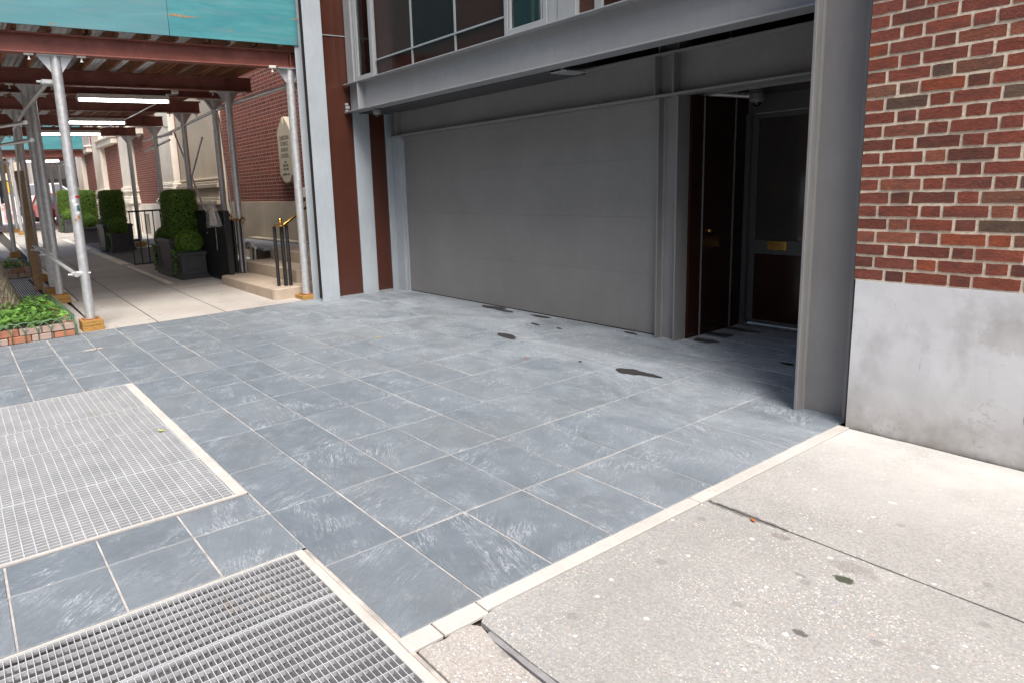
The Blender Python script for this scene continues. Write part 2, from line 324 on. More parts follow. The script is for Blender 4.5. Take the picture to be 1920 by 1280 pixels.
M = dict(
 slate=mk_slate(), grout=simple('grout', (.42, .392, .365), .9, var=.4, sc=9, bump=.3), border=mk_stone('border_stone', (.52, .49, .45), 1.6),
 aggA=mk_aggregate('aggregate_concrete', (.355, .346, .325)), aggB=mk_aggregate('warm_concrete', (.40, .37, .335)), walk=mk_walk(),
 dark=simple('joint_dirt', (.055, .050, .046), .95, var=.3, sc=20), pit=simple('pit_concrete', (.30, .29, .29), .9, var=.35, sc=4),
 brick=mk_brickface(), mortar=mk_mortar(), cbrick=mk_brickwall(), basep=mk_base_paint(),
 steel=mk_steel('skylit_grey_steel_paint', (.375, .415, .45), .36), steelr=mk_steel('shaded_door_frame_paint', (.085, .086, .088)), doorglass=mk_lacquer('door_glass', (.051, .046, .043), .02), soff=simple('shaded_soffit_paint', (.055, .056, .058), .6), steelm=mk_steel('bounce_lit_grey_steel_paint', (.285, .292, .303)), steeld=mk_steel('shaded_grey_steel_paint', (.214, .213, .214)),  # steel, steelm lit and steeld, steelr, soff shaded: light put into the paint
 door=mk_steel('garage_door_paint', (.205, .204, .201), .5), alu=simple('aluminium_trim', (.40, .42, .43), .35, .4, var=.06),
 brown=mk_lacquer('brown_panel', (.068, .024, .016)), darkb=mk_lacquer('dark_and_shaded_brown_panel', (.030, .012, .009), .08), black=mk_lacquer('black_glass_panel', (.016, .017, .018), .06),  # darkb: own dark brown on upper panels; in the recess, brown darkened for shade
 winframe=mk_steel('window_frame_paint', (.30, .315, .325), .4, 0), glass=glass('window_glass'), room=simple('room_dark', (.02, .017, .014), .9), blind=simple('curtain', (.42, .40, .30), .8, var=.4, sc=3),
 brass=simple('brass', (.72, .44, .12), .22, 1., var=.15, sc=18), galv=mk_galv(), oil=simple('oil_film', (.038, .036, .034), .5, var=.2, sc=25, bump=.3),
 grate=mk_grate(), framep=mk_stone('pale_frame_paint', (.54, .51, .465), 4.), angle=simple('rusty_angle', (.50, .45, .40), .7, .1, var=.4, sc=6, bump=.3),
 ply=mk_plywood(), redox=mk_redox(), joist=mk_wood('stained_joist', (.15, .055, .028), (.36, .15, .065)), plank=mk_wood('plank_wood', (.20, .12, .06), (.42, .28, .15)), block=mk_block(),
 deck=simple('corrugated_deck', (.55, .56, .58), .5, .3, var=.2, sc=3), lime=mk_stone('limestone', (.78, .72, .62)), limed=mk_stone('tan_limestone', (.50, .43, .335)), step=mk_stone('sandstone_step', (.42, .345, .265), 2.5),
 tube=emit('lamp_tube', (1, 1, .96), 6.), lamp=simple('lamp_housing', (.62, .60, .56), .5), bluel=mk_stone('bluestone', (.30, .33, .36)), darkpad=mk_stone('dark_bluestone', (.085, .085, .09)),
 iron=simple('black_iron', (.022, .022, .024), .4, .2, var=.4, sc=30, bump=.3), greenw=simple('green_wire', (.11, .20, .12), .45, .1, var=.25, sc=20), planter=simple('charcoal_planter', (.045, .046, .050), .5, var=.15),
 soil=simple('soil', (.045, .030, .020), .95, var=.5, sc=30, bump=.8, bsc=40), hedge=mk_leaf('hedge_leaf', (.034, .085, .012), (.21, .36, .045), .25), boxl=mk_leaf('boxwood_leaf', (.045, .11, .015), (.27, .48, .06), .3), ivy=mk_leaf('ivy_leaf', (.045, .13, .022), (.27, .52, .11), .3),
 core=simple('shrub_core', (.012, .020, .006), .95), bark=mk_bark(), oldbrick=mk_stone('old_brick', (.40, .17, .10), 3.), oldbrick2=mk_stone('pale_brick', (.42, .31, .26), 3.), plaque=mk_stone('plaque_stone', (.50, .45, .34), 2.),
 letter=simple('letter_grey', (.085, .075, .06), .7), carglass=simple('car_glass', (.15, .17, .18), .1, var=.5, sc=1.), asphalt=simple('asphalt', (.055, .055, .057), .9, var=.25, sc=40, bump=.5), white=simple('white_paint', (.74, .74, .73), .35, var=.03), redp=simple('red_paint', (.48, .012, .018), .25, var=.05),
 rubber=simple('rubber', (.02, .02, .02), .8), farwall=mk_stone('far_wall', (.58, .50, .40), .5), farwall2=mk_stone('far_wall_grey', (.42, .40, .38), .5), pale=simple('bright_street', (.62, .61, .59), .8, var=.06, sc=1), yellow=simple('yellow_paint', (.70, .42, .02), .5), orange=simple('orange_leaf', (.42, .13, .03), .7), yleaf=simple('yellow_leaf', (.45, .50, .10), .6),
 plastic=mk_plastic(), paper=simple('leaflet_paper', (.60, .50, .46), .7, var=.5, sc=12), blackp=simple('black_plastic', (.02, .02, .022), .25), cloth=simple('pink_shirt', (.5, .34, .33), .8), skin=simple('skin', (.38, .22, .16), .6), jeans=simple('dark_trousers', (.05, .055, .07), .8), teal=simple('teal_awning', (.03, .11, .11), .6), chrome=simple('car_chrome', (.6, .6, .6), .15, 1.))

# ---------------------------------------------------------------- mesh helpers
class MB:
    def __init__(s): s.v = []; s.f = []; s.c = []; s.mi = []; s.sm = []; s.mk = []
    def face(s, pts, col=None, mi=0, sm=False):
        n = len(s.v); s.v += [tuple(p) for p in pts]; s.f.append(tuple(range(n, n+len(pts)))); s.c.append(col); s.mi.append(mi); s.sm.append(sm)
    def mesh(s, vs, fs, col=None, mi=0, sm=False):
        n = len(s.v); s.v += [tuple(p) for p in vs]
        for q in fs: s.f.append(tuple(i+n for i in q)); s.c.append(col); s.mi.append(mi); s.sm.append(sm)
    def box(s, x0, x1, y0, y1, z0, z1, col=None, mi=0, tf=None, bev=0):
        s.mk.append((len(s.v), len(s.f)))
        if x0 > x1: x0, x1 = x1, x0
        if y0 > y1: y0, y1 = y1, y0
        if z0 > z1: z0, z1 = z1, z0
        if bev:
            b = min(bev, (x1-x0)/2.2, (y1-y0)/2.2, (z1-z0)/2.2); vs = []
            for (X, dx) in ((x0, b), (x1, -b)):
                for (Y, dy) in ((y0, b), (y1, -b)):
                    for (Z, dz) in ((z0, b), (z1, -b)): vs += [(X, Y+dy, Z+dz), (X+dx, Y, Z+dz), (X+dx, Y+dy, Z)]
            I = lambda i, j, k, a: (i*4+j*2+k)*3+a
            fs = []
            for i in (0, 1): fs.append([I(i, 0, 0, 0), I(i, 0, 1, 0), I(i, 1, 1, 0), I(i, 1, 0, 0)] if i == 0 else [I(i, 0, 0, 0), I(i, 1, 0, 0), I(i, 1, 1, 0), I(i, 0, 1, 0)])
            for j in (0, 1): q = [I(0, j, 0, 1), I(1, j, 0, 1), I(1, j, 1, 1), I(0, j, 1, 1)]; fs.append(q if j == 0 else q[::-1])
            for k in (0, 1): q = [I(0, 0, k, 2), I(0, 1, k, 2), I(1, 1, k, 2), I(1, 0, k, 2)]; fs.append(q if k == 0 else q[::-1])
            for i in (0, 1):
                for j in (0, 1): q = [I(i, j, 0, 0), I(i, j, 0, 1), I(i, j, 1, 1), I(i, j, 1, 0)]; fs.append(q if (i+j) % 2 == 0 else q[::-1])
                for k in (0, 1): q = [I(i, 0, k, 0), I(i, 1, k, 0), I(i, 1, k, 2), I(i, 0, k, 2)]; fs.append(q if (i+k) % 2 == 0 else q[::-1])
            for j in (0, 1):
                for k in (0, 1): q = [I(0, j, k, 1), I(0, j, k, 2), I(1, j, k, 2), I(1, j, k, 1)]; fs.append(q if (j+k) % 2 == 0 else q[::-1])
            for i in (0, 1):
                for j in (0, 1):
                    for k in (0, 1): q = [I(i, j, k, 0), I(i, j, k, 1), I(i, j, k, 2)]; fs.append(q if (i+j+k) % 2 == 0 else q[::-1])
        else:
            vs = [(x0, y0, z0), (x1, y0, z0), (x1, y1, z0), (x0, y1, z0), (x0, y0, z1), (x1, y0, z1), (x1, y1, z1), (x0, y1, z1)]
            fs = [(0, 3, 2, 1), (4, 5, 6, 7), (0, 1, 5, 4), (1, 2, 6, 5), (2, 3, 7, 6), (3, 0, 4, 7)]
        if tf: vs = [tf(Vector(p)) for p in vs]
        s.mesh(vs, fs, col, mi)
    def cyl(s, p0, p1, r0, r1=None, n=12, col=None, mi=0, cap=True, sm=True):
        s.mk.append((len(s.v), len(s.f)))
        r1 = r0 if r1 is None else r1; p0 = Vector(p0); p1 = Vector(p1); d = (p1-p0).normalized()
        a = d.orthogonal().normalized(); b = d.cross(a)
        vs = [p0+(a*math.cos(t)+b*math.sin(t))*r0 for t in [i*2*math.pi/n for i in range(n)]]+[p1+(a*math.cos(t)+b*math.sin(t))*r1 for t in [i*2*math.pi/n for i in range(n)]]
        s.mesh(vs, [(i, (i+1) % n, n+(i+1) % n, n+i) for i in range(n)], col, mi, sm)
        if cap: s.mesh(vs, [tuple(range(n-1, -1, -1)), tuple(range(n, 2*n))], col, mi)
    def tube(s, pts, r, n=8, **k):
        for i in range(len(pts)-1): s.cyl(pts[i], pts[i+1], r, n=n, **k)
    def prism(s, poly, z0, z1, ax='z', mi=0, col=None):
        """polygon (2d) extruded along an axis"""
        s.mk.append((len(s.v), len(s.f)))
        T = {'z': lambda u, v, t: (u, v, t), 'y': lambda u, v, t: (u, t, v), 'x': lambda u, v, t: (t, u, v)}[ax]
        n = len(poly); vs = [T(u, v, z0) for u, v in poly]+[T(u, v, z1) for u, v in poly]
        s.mesh(vs, [tuple(range(n-1, -1, -1)), tuple(range(n, 2*n))]+[(i, (i+1) % n, n+(i+1) % n, n+i) for i in range(n)], col, mi)
    def build_each(s, name, mat, parent=None):
        out = []
        for i, (v0, f0) in enumerate(s.mk):
            v1, f1 = s.mk[i+1] if i+1 < len(s.mk) else (len(s.v), len(s.f))
            q = MB(); q.v = s.v[v0:v1]; q.f = [tuple(k-v0 for k in f) for f in s.f[f0:f1]]; q.c = s.c[f0:f1]; q.mi = s.mi[f0:f1]; q.sm = s.sm[f0:f1]; out.append(q.build(name, mat, parent))
        return out
    def build(s, name, mat, parent=None, attr='tint', fix=True):
        off = Vector(parent['_o']) if parent is not None else Vector((0, 0, 0))
        me = bpy.data.meshes.new(name); me.from_pydata([tuple(Vector(v)-off) for v in s.v], [], s.f)
        for m in (mat if isinstance(mat, (list, tuple)) else [mat]): me.materials.append(m)
        me.polygons.foreach_set('material_index', s.mi); me.polygons.foreach_set('use_smooth', s.sm)
        if any(c is not None for c in s.c):
            ca = me.color_attributes.new(attr, 'FLOAT_COLOR', 'CORNER'); buf = []
            for q, c in zip(s.f, s.c):
                c = c or (1, 1, 1); c = (c, c, c) if not hasattr(c, '__len__') else c
                buf += [*c, 1]*len(q)
            ca.data.foreach_set('color', buf)
        me.update()
        if fix:
            bm = bmesh.new(); bm.from_mesh(me); bmesh.ops.recalc_face_normals(bm, faces=bm.faces); bm.to_mesh(me); bm.free()
        o = bpy.data.objects.new(name, me); COL.objects.link(o)
        if parent is not None:
            o.parent = parent
            if parent.type == 'MESH': o['_o'] = parent['_o']
        if parent is not None: o['_o'] = tuple(off)
        else: o['_o'] = (0., 0., 0.)
        return o
def thing(name, label, cat, loc, group=None):
    o = bpy.data.objects.new(name, None); COL.objects.link(o); o.location = loc; o.empty_display_size = .2
    o['label'] = label; o['category'] = cat; o['_o'] = tuple(loc)
    if group: o['group'] = group
    return o
def tag(o, label, cat, group=None):
    o['label'] = label; o['category'] = cat
    if group: o['group'] = group
    return o
def struct(o): o['kind'] = 'structure'; return o
def box(name, mat, parent, *a, **k): m = MB(); m.box(*a, **k); return m.build(name, mat, parent)
def recenter(o):
    """move a single mesh thing's origin to its base"""
    me = o.data; c = np.empty(len(me.vertices)*3); me.vertices.foreach_get('co', c); c = c.reshape(-1, 3)
    b = Vector(((c[:, 0].min()+c[:, 0].max())/2, (c[:, 1].min()+c[:, 1].max())/2, c[:, 2].min()))
    me.transform(Matrix.Translation(-b)); o.location = b; return o
def copy_tree(o, loc, label):
    r = o.copy(); COL.objects.link(r); r.location = loc; r['label'] = label
    for ch in list(o.children):
        c = ch.copy(); COL.objects.link(c); c.parent = r
        for g in list(ch.children): d = g.copy(); COL.objects.link(d); d.parent = c
    return r

# ================================================================= THE SETTING
XL = [-9.0, -8.58, -7.97, -7.37, -6.76, -6.15, -5.54, -4.94, -4.33, -3.72, -3.11, -2.49, -1.89]
XL[1:1] = []
YL = [-1.5, -1.13, -.76, -.385, -.01, .366, .742, 1.12, 1.50, 1.88, 2.26, 2.64, 3.03, 3.41, 3.79, 4.17, 4.52, 4.86, 5.19, 5.53]
G1 = (-6.20, -3.41, -1.5, 1.105); G2 = (-2.68, -0.90, -1.5, 1.105)
# ground under everything: one sheet with two pits left open, then sheets on it
mb = MB()
def gsheet(m, x0, x1, y0, y1, z=0., nx=1):
    for i in range(nx):
        a = x0+(x1-x0)*i/nx; b = x0+(x1-x0)*(i+1)/nx
        m.face([(a, y0, z+zs(a)), (b, y0, z+zs(b)), (b, y1, z+zs(b)), (a, y1, z+zs(a))])
gz = -.03
for (a, b, c, d) in ((-300, -20, -90, 90), (-20, G1[0], -90, 90), (G1[0], G2[1], 1.105, 90), (G1[1], G2[0], -1.5, 1.105), (G2[1], 60, -90, 90), (G1[0], G2[1], -90, -1.5)): gsheet(mb, a, b, c, d, gz, 1 if a > -20 else 6)
struct(mb.build('ground', M['dark'], fix=False))
# pits below the gratings
for nm, (a, b, c, d), dp in (('ground_pit', G1, .75), ('ground_pit', G2, .55)):
    m = MB(); z1 = .0
    m.face([(a, c, -dp), (b, c, -dp), (b, d, -dp), (a, d, -dp)])
    m.face([(a, c, -dp), (a, d, -dp), (a, d, z1), (a, c, z1)]); m.face([(b, c, -dp), (b, c, z1), (b, d, z1), (b, d, -dp)])
    m.face([(a, d, -dp), (b, d, -dp), (b, d, z1), (a, d, z1)]); m.face([(a, c, -dp), (a, c, z1), (b, c, z1), (b, c, -dp)])
    struct(m.build(nm, M['pit'], fix=False))
# grout bed + slate tiles
m = MB()
for (a, b, c, d) in ((-9.02, -1.89, 1.12, 5.68), (-9.02, G1[0]-.012, -1.5, 1.12), (G1[1]+.012, G2[0]-.012, -1.5, 1.12), (-3.88, -2.2, 5.68, 6.62)): gsheet(m, a, b, c, d, 0)
struct(m.build('pavement_bed', M['grout'], fix=False))
m = MB(); g = .0042
def tile(x0, x1, y0, y1):
    if x1-x0 < .03 or y1-y0 < .03: return
    j = lambda: random.uniform(-.0022, .0022)
    x0 += g+j(); x1 -= g+j(); y0 += g+j(); y1 -= g+j()
    c = (random.random(), random.random(), random.random()); t = .0035+random.uniform(0, .0015); b = .003
    P = [(x0, y0), (x1, y0), (x1, y1), (x0, y1)]; Q = [(x0+b, y0+b), (x1-b, y0+b), (x1-b, y1-b), (x0+b, y1-b)]
    m.face([(*q, t) for q in Q], c)
    for i in range(4): k = (i+1) % 4; m.face([(*P[i], .0005), (*P[k], .0005), (*Q[k], t), (*Q[i], t)], c)
ys2 = YL+[5.60]
for i in range(len(XL)-1):
    for j in range(len(ys2)-1):
        x0, x1, y0, y1 = XL[i], XL[i+1], ys2[j], ys2[j+1]
        if y1 < 1.13:
            if x1 <= -6.14: tile(x0, min(x1, G1[0]-.01), y0, min(y1, 1.12))
            elif x0 >= -3.73 and x0 < -3.7: tile(G1[1]+.01, x1, y0, y1)
            elif -3.12 < x0 < -3.1: tile(x0, G2[0]-.01, y0, y1)
        elif y0 >= 5.5: tile(x0, x1, y0, 5.60)
        else: tile(x0, x1, y0, y1)
for a, b in ((-3.86, -3.60), (-3.60, -3.0), (-3.0, -2.2)):
    for c, d in ((5.60, 5.87), (5.87, 6.23), (6.23, 6.6)): tile(a, b, c, d)
slate = struct(m.build('slate_pavement', M['slate'], attr='tile', fix=False))
# dark oily patches on the slate
def blob(cx, cy, rx, ry, seed, z=.0075, n=34, rough=.3):
    r = random.Random(seed); ph = [r.uniform(0, 6.28) for _ in range(5)]; am = [r.uniform(.3, 1)*rough/(k+1) for k in range(5)]
    out = []
    for i in range(n):
        t = i*2*math.pi/n; q = 1+sum(am[k]*math.sin((k+2)*t+ph[k]) for k in range(5))
        out.append((cx+rx*q*math.cos(t), cy+ry*q*math.sin(t), z))
    return out
for i, (px, py, rx, ry) in enumerate([(1178, 696, .10, .085), (1214, 702, .10, .05), (950, 630, .17, .055), (925, 577, .26, .06), (945, 583, .15, .04), (1014, 594, .13, .045), (1003, 608, .07, .022), (1048, 616, .045, .018), (1085, 600, .05, .022), (1036, 591, .05, .02), (1476, 682, .05, .035), (1342, 627, .17, .07), (1322, 639, .12, .06), (1182, 625, .07, .03), (1088, 678, .022, .012), (1385, 618, .2, .06)]):
    p = at(px, py, Z=.005); m = MB(); m.face(blob(p.x, p.y, rx, ry, i+3, .0085+.0002*i)); o = m.build('oil_stain', M['oil'], slate, fix=False); struct(o)
# border strip and right-hand pavement
m = MB(); ys = [1.10, 1.25, 1.46, 2.82, 4.355]
for a, b in zip(ys, ys[1:]):
    rr = .003
    m.box(-1.888, -1.822-random.uniform(0, .004)+(.02 if b < 1.5 else 0), a+rr, b-rr, -.01, .006, bev=.003)
struct(m.build('pavement_border', M['border']))
def wob(n, amp, seed):
    r = random.Random(seed); o = []; v = 0
    for i in range(n+1): v = v*.7+r.uniform(-1, 1)*amp; o.append(v)
    return o
def slab(name, mat, edge, z=.004):
    m = MB(); m.face([(x, y, z) for x, y in edge]); n = len(edge)
    for i in range(n): (a, b), (c, d) = edge[i], edge[(i+1) % n]; m.face([(a, b, z-.02), (c, d, z-.02), (c, d, z), (a, b, z)])
    return struct(m.build(name, mat, fix=False))
def linex(y, x0, x1, n, amp, seed): w_ = wob(n, amp, seed); return [(x0+(x1-x0)*i/n, y+w_[i]) for i in range(n+1)]
def liney(x, y0, y1, n, amp, seed): w_ = wob(n, amp, seed); return [(x+w_[i], y0+(y1-y0)*i/n) for i in range(n+1)]
slab('pavement_slab', M['aggA'], linex(2.873, -1.812, 6, 120, .0012, 1)+linex(4.338, 6, -1.812, 150, .0022, 33)+liney(-1.814, 4.33, 2.9, 30, .001, 3))
slab('pavement_slab', M['aggA'], linex(1.402, -1.78, 6, 120, .0028, 4)+linex(2.862, 6, -1.812, 120, .0012, 5)+liney(-1.813, 2.84, 1.5, 50, .0015, 6)+[(-1.80, 1.43)])
slab('pavement_slab', M['aggB'], [(-.87, -1.5), (6, -1.5)]+linex(1.362, 6, -1.66, 110, .004, 7)+[(-1.70, 1.372), (-1.76, 1.385), (-1.792, 1.36), (-1.797, 1.30), (-1.786, 1.24), (-1.793, 1.18), (-1.79, 1.127), (-1.5, 1.126), (-1.2, 1.124), (-.87, 1.124)])
slab('pavement_joint', M['pit'], linex(1.3685, -1.72, 6, 110, .003, 17)+linex(1.394, 6, -1.72, 110, .002, 18), .0015)
m = MB(); m.box(G2[0], G2[1]+.02, 1.100, 1.122, -.03, -.002); m.box(G2[1]-.008, G2[1]+.03, -1.5, 1.10, -.03, .002); struct(m.build('pavement_joint', M['angle']))
# street beyond the pavement: kerb, roadway, far pavement
m = MB(); 
for x0, x1 in ((-200, -60), (-60, -34), (-34, -20), (-20, -10), (-10, 40)):
    m.face([(x0, -2.0, -.02-.1+zs(x0)), (x0, -12, -.12+zs(x0)), (x1, -12, -.12+zs(x1)), (x1, -2.0, -.12+zs(x1))])
struct(m.build('road', M['asphalt'], fix=False))
m = MB()
for x0, x1 in ((-33, -20), (-20, -10), (-10, 40)):
    for y0, y1 in ((-2.15, -2.0), (-12.0, -12.15)):
        vs = [(x, y, z+zs(x)) for x in (x0, x1) for y in (y0, y1) for z in (-.13, .006)]
        m.mesh(vs, [(0, 1, 3, 2), (4, 6, 7, 5), (0, 4, 5, 1), (2, 3, 7, 6), (1, 5, 7, 3), (0, 2, 6, 4)])
struct(m.build('kerb', M['lime']))
m = MB(); gsheet(m, -33, 40, -16, -12.15, 0, 8); gsheet(m, G1[0]-3, G2[1]+.06, -2.0, -1.5, 0); gsheet(m, G2[1]+.06, 40, -2.0, -1.5, 0); struct(m.build('far_pavement', M['walk'], fix=False))
# left-hand pavement (rises gently), in flags with dark joints
m = MB()
def flag(x0, x1, y0, y1, z=.003, mm=None, skew=0):
    mm = mm or m; g_ = .006
    x0, x1 = min(x0, x1)+g_, max(x0, x1)-g_; n = max(1, int((x1-x0)/1.5)) if x0 < -10 else max(1, int((x1-x0)/.5))
    for i in range(n):
        a = x0+(x1-x0)*i/n; b = x0+(x1-x0)*(i+1)/n; s0 = skew*(-9-a); s1 = skew*(-9-b)
        mm.face([(a, y0+g_+s0, z+zs(a)), (b, y0+g_+s1, z+zs(b)), (b, y1-g_+s1, z+zs(b)), (a, y1-g_+s0, z+zs(a))])
xs = [-9.01, -11.7, -13.3, -15.2, -17.2, -19.2, -21.4, -24, -27, -30, -33.2]
for i in range(len(xs)-1):
    flag(xs[i+1], xs[i], 2.02, 2.90, skew=.017)
    flag(xs[i+1], xs[i], 2.90, 5.62, skew=.017)
    if i < 1: flag(xs[i+1], xs[i], 1.32, 2.02, skew=.017)
    if i >= 1: flag(xs[i+1], xs[i], 1.44, 2.02, skew=.017)
    if i >= 1: flag(xs[i+1], xs[i], -2., 1.33)
flag(-9.01, -11.35, 1.02, 1.33); flag(-9.01, -11.35, -2.0, -.45); flag(-11.3, -11.7, -.5, 1.32)
struct(m.build('sidewalk', M['walk'], fix=False))
m = MB(); flag(-11.71, -33, 1.335, 1.435, .004, m, .017); struct(m.build('pavement_band', M['lime'], fix=False))
m = MB(); flag(-12.4, -15.9, 3.02, 3.14, .0065, m); flag(-16.3, -20.6, 3.0, 3.2, .0065, m); flag(-21, -26, 3.05, 3.2, .0065, m); struct(m.build('pavement_strip', M['lime'], fix=False))
m = MB(); flag(-15.9, -20.2, 3.23, 5.6, .007, m); flag(-20.9, -23.2, 3.3, 5.6, .007, m); struct(m.build('pavement_apron', M['darkpad'], fix=False))
m = MB(); flag(-17.95, -21.6, -2., 1.02, .006, m); flag(-15.3, -15.6, .0, 1.33, .0055, m); struct(m.build('pavement_slab', M['bluel'], fix=False))
m = MB(); gsheet(m, -300, -33.2, -60, 60, .02, 3); struct(m.build('cross_street_road', M['pale'], fix=False))

# ================================================================= PAVEMENT GRATINGS
def grating(name, label, x0, x1, y0, y1, seams, bx, by, dx, dy, w1, w2, frame_r, ztop=.004):
    t = thing(name, label, 'grating', ((x0+x1)/2, (y0+y1)/2, 0))
    xs_ = [x0]+seams+[x1]
    for a, b in zip(xs_, xs_[1:]):
        m = MB(); a += .004; b -= .004; yo = random.uniform(0, .02); e = y1-.045
        n = int((e-y0)/by); 
        if dx:   # deep bars run along x
            for k in range(n+1): y = e-k*by; m.box(a, b, y-w1, y+w1, ztop-dx, ztop)
            n2 = round((b-a)/bx)
            for k in range(n2+1): x = a+(b-a)*k/n2; m.box(x-w2, x+w2, y0, e, ztop-.020, ztop-.0015)
        else:
            n2 = round((b-a)/bx)
            for k in range(n2+1): x = a+(b-a)*k/n2; m.box(x-w2, x+w2, y0, e, ztop-dy, ztop)
            for k in range(n+1): y = e-yo-k*by; m.box(a, b, y-w1, y+w1, ztop-.014, ztop-.001)
        m.box(a, b, e, e+.004, ztop-.02, ztop+.0008)
        m.box(a, a+.004, y0, e, ztop-.012, ztop+.0006); m.box(b-.004, b, y0, e, ztop-.012, ztop+.0006)
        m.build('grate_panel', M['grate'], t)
    m = MB(); m.box(x0-.012, x1+.012, y1-.046, y1+(.012 if frame_r else -.006), -.022, ztop+.002, bev=.002); m.box(x0-.012, x0-.001, y0, y1-.047, -.022, ztop+.001)
    if frame_r: m.box(x1+.001, x1+.016, y0, y1-.047, -.022, ztop+.002)
    m.build('frame', M['framep'], t)
    return t
grating('sidewalk_grating', 'wide pale steel grating of fine close bars set in slate', G1[0], G1[1]-.02, -1.45, G1[3], [-5.43, -4.86, -4.10], .0335, .0515, 0, .022, .0028, .0030, True)
grating('sidewalk_grating', 'coarse deep steel grating beside the cracked warm concrete slab', G2[0]+.01, G2[1]-.01, -1.45, G2[3], [-2.285, -1.60], .0553, .0224, .042, 0, .00145, .0014, False)

# ================================================================= GARAGE BUILDING
gb = thing('garage_building', 'steel and brown panel building with the wide grey garage door', 'building', (-5.4, 5.6, 0))
def hcol(name, x0, x1, y0, y1, z0, z1, mat, th=.014, cap=True):
    m = MB(); m.box(x0, x0+th, y0, y1, z0, z1, bev=.003); m.box(x1-th, x1, y0, y1, z0, z1, bev=.003); yc = (y0+y1)/2
    m.box(x0+th-.002, x1-th+.002, yc-.006, yc+.006, z0, z1)
    f = .012; m.prism([(x0+th, yc-.006), (x0+th+f, yc-.006), (x0+th, yc-.006-f)], z0, z1); m.prism([(x1-th, yc-.006), (x1-th, yc-.006-f), (x1-th-f, yc-.006)], z0, z1)
    return m.build(name, mat, gb)
ZT = 6.4
hcol('steel_column', -9.035, -8.715, 4.21, 4.485, 0, ZT, M['steel'])  # stronger sky light put into a paler, bluer copy of the grey paint
hcol('steel_column', -2.205, -1.885, 4.43, 4.60, 0, ZT, M['steeld'], .02)  # same grey paint, its dimmer light put into a darker copy
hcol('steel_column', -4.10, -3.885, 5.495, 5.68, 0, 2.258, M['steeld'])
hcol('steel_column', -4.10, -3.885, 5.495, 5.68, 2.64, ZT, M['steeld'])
# posts of the left return wall
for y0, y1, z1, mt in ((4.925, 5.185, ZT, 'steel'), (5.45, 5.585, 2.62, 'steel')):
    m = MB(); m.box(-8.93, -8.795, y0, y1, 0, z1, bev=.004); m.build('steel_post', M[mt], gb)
for i, (y0, y1, z0, z1) in enumerate(((4.488, 4.922, .025, 3.632), (4.488, 4.922, 3.648, ZT), (5.188, 5.447, .03, 2.60), )):
    m = MB(); m.box(-8.86, -8.812, y0, y1, z0, z1); m.build('wall_panel', M['brown'], gb)
m = MB(); m.box(-8.83, -8.802, 4.488, 4.922, 3.634, 3.646); m.build('panel_trim', M['alu'], gb)
m = MB(); m.box(-9.0, -8.87, 4.3, 5.62, 0, ZT); m.build('return_wall', M['room'], gb)
m = MB(); m.box(-8.86, -8.80, 4.49, 4.92, .006, .022); m.box(-8.86, -8.80, 5.19, 5.445, .006, .026); m.build_each('panel_vent', M['alu'], gb)
# garage door and its frame
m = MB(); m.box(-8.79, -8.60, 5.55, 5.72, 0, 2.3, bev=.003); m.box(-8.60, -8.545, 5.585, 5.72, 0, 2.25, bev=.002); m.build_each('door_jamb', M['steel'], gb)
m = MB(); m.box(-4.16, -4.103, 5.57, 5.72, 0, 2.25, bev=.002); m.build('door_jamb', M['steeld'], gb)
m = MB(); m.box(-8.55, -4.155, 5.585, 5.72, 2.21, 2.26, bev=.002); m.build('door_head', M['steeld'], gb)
gd = MB(); zz = [.012, .598, 1.165, 1.728, 2.215]
for a, b in zip(zz, zz[1:]): gd.box(-8.548, -4.158, 5.603, 5.66, a+.0004, b-.0004, bev=.0005)
m = MB(); m.box(-8.548, -4.158, 5.661, 5.70, .012, 2.215); gdo = m.build('garage_door', M['door'], gb); gd.build_each('door_section', M['door'], gdo)
m = MB(); m.box(-8.54, -4.16, 5.606, 5.64, .0, .013); m.build('bottom_seal', M['rubber'], gdo)
# lower beam
def ibeam(name, x0, x1, y0, y1, z0, z1, mat, th=.014, stiff=()):
    m = MB(); m.box(x0, x1, y0, y1, z0, z0+th, bev=.002); m.box(x0, x1, y0, y1, z1-th, z1, bev=.002); yc = (y0+y1)/2
    m.box(x0, x1, yc-.006, yc+.006, z0+th, z1-th)
    for x in stiff: m.box(x-.006, x+.006, y0+.004, yc-.006, z0+th, z1-th)
    return m.build(name, mat, gb)
ibeam('steel_beam', -8.64, -2.21, 5.425, 5.645, 2.262, 2.638, M['steeld'], .018, stiff=(-8.62, -8.50, -4.09, -3.895))
ibeam('steel_beam', -8.79, -2.21, 4.79, 5.02, 2.612, 2.992, M['steelm'], .013, stiff=(-8.40,))  # bounce from the ground put into a lighter copy of the paint
m = MB(); m.box(-8.79, -5.0, 5.022, 5.60, 2.60, 2.612); m.build('soffit', M['soff'], gb)  # shade between the beams put into a dark colour
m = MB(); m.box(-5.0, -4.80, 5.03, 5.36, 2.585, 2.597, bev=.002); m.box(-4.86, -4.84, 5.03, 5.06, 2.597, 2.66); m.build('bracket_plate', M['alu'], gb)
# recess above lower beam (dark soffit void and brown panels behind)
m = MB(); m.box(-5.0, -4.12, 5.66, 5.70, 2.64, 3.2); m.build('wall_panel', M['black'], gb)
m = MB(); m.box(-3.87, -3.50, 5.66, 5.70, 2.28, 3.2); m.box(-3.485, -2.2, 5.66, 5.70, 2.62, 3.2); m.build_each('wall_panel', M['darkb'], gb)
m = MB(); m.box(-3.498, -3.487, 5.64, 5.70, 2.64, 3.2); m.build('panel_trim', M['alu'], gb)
m = MB(); m.box(-5.0, -2.2, 5.03, 5.72, 3.2, 3.22); m.build('soffit', M['darkb'], gb)
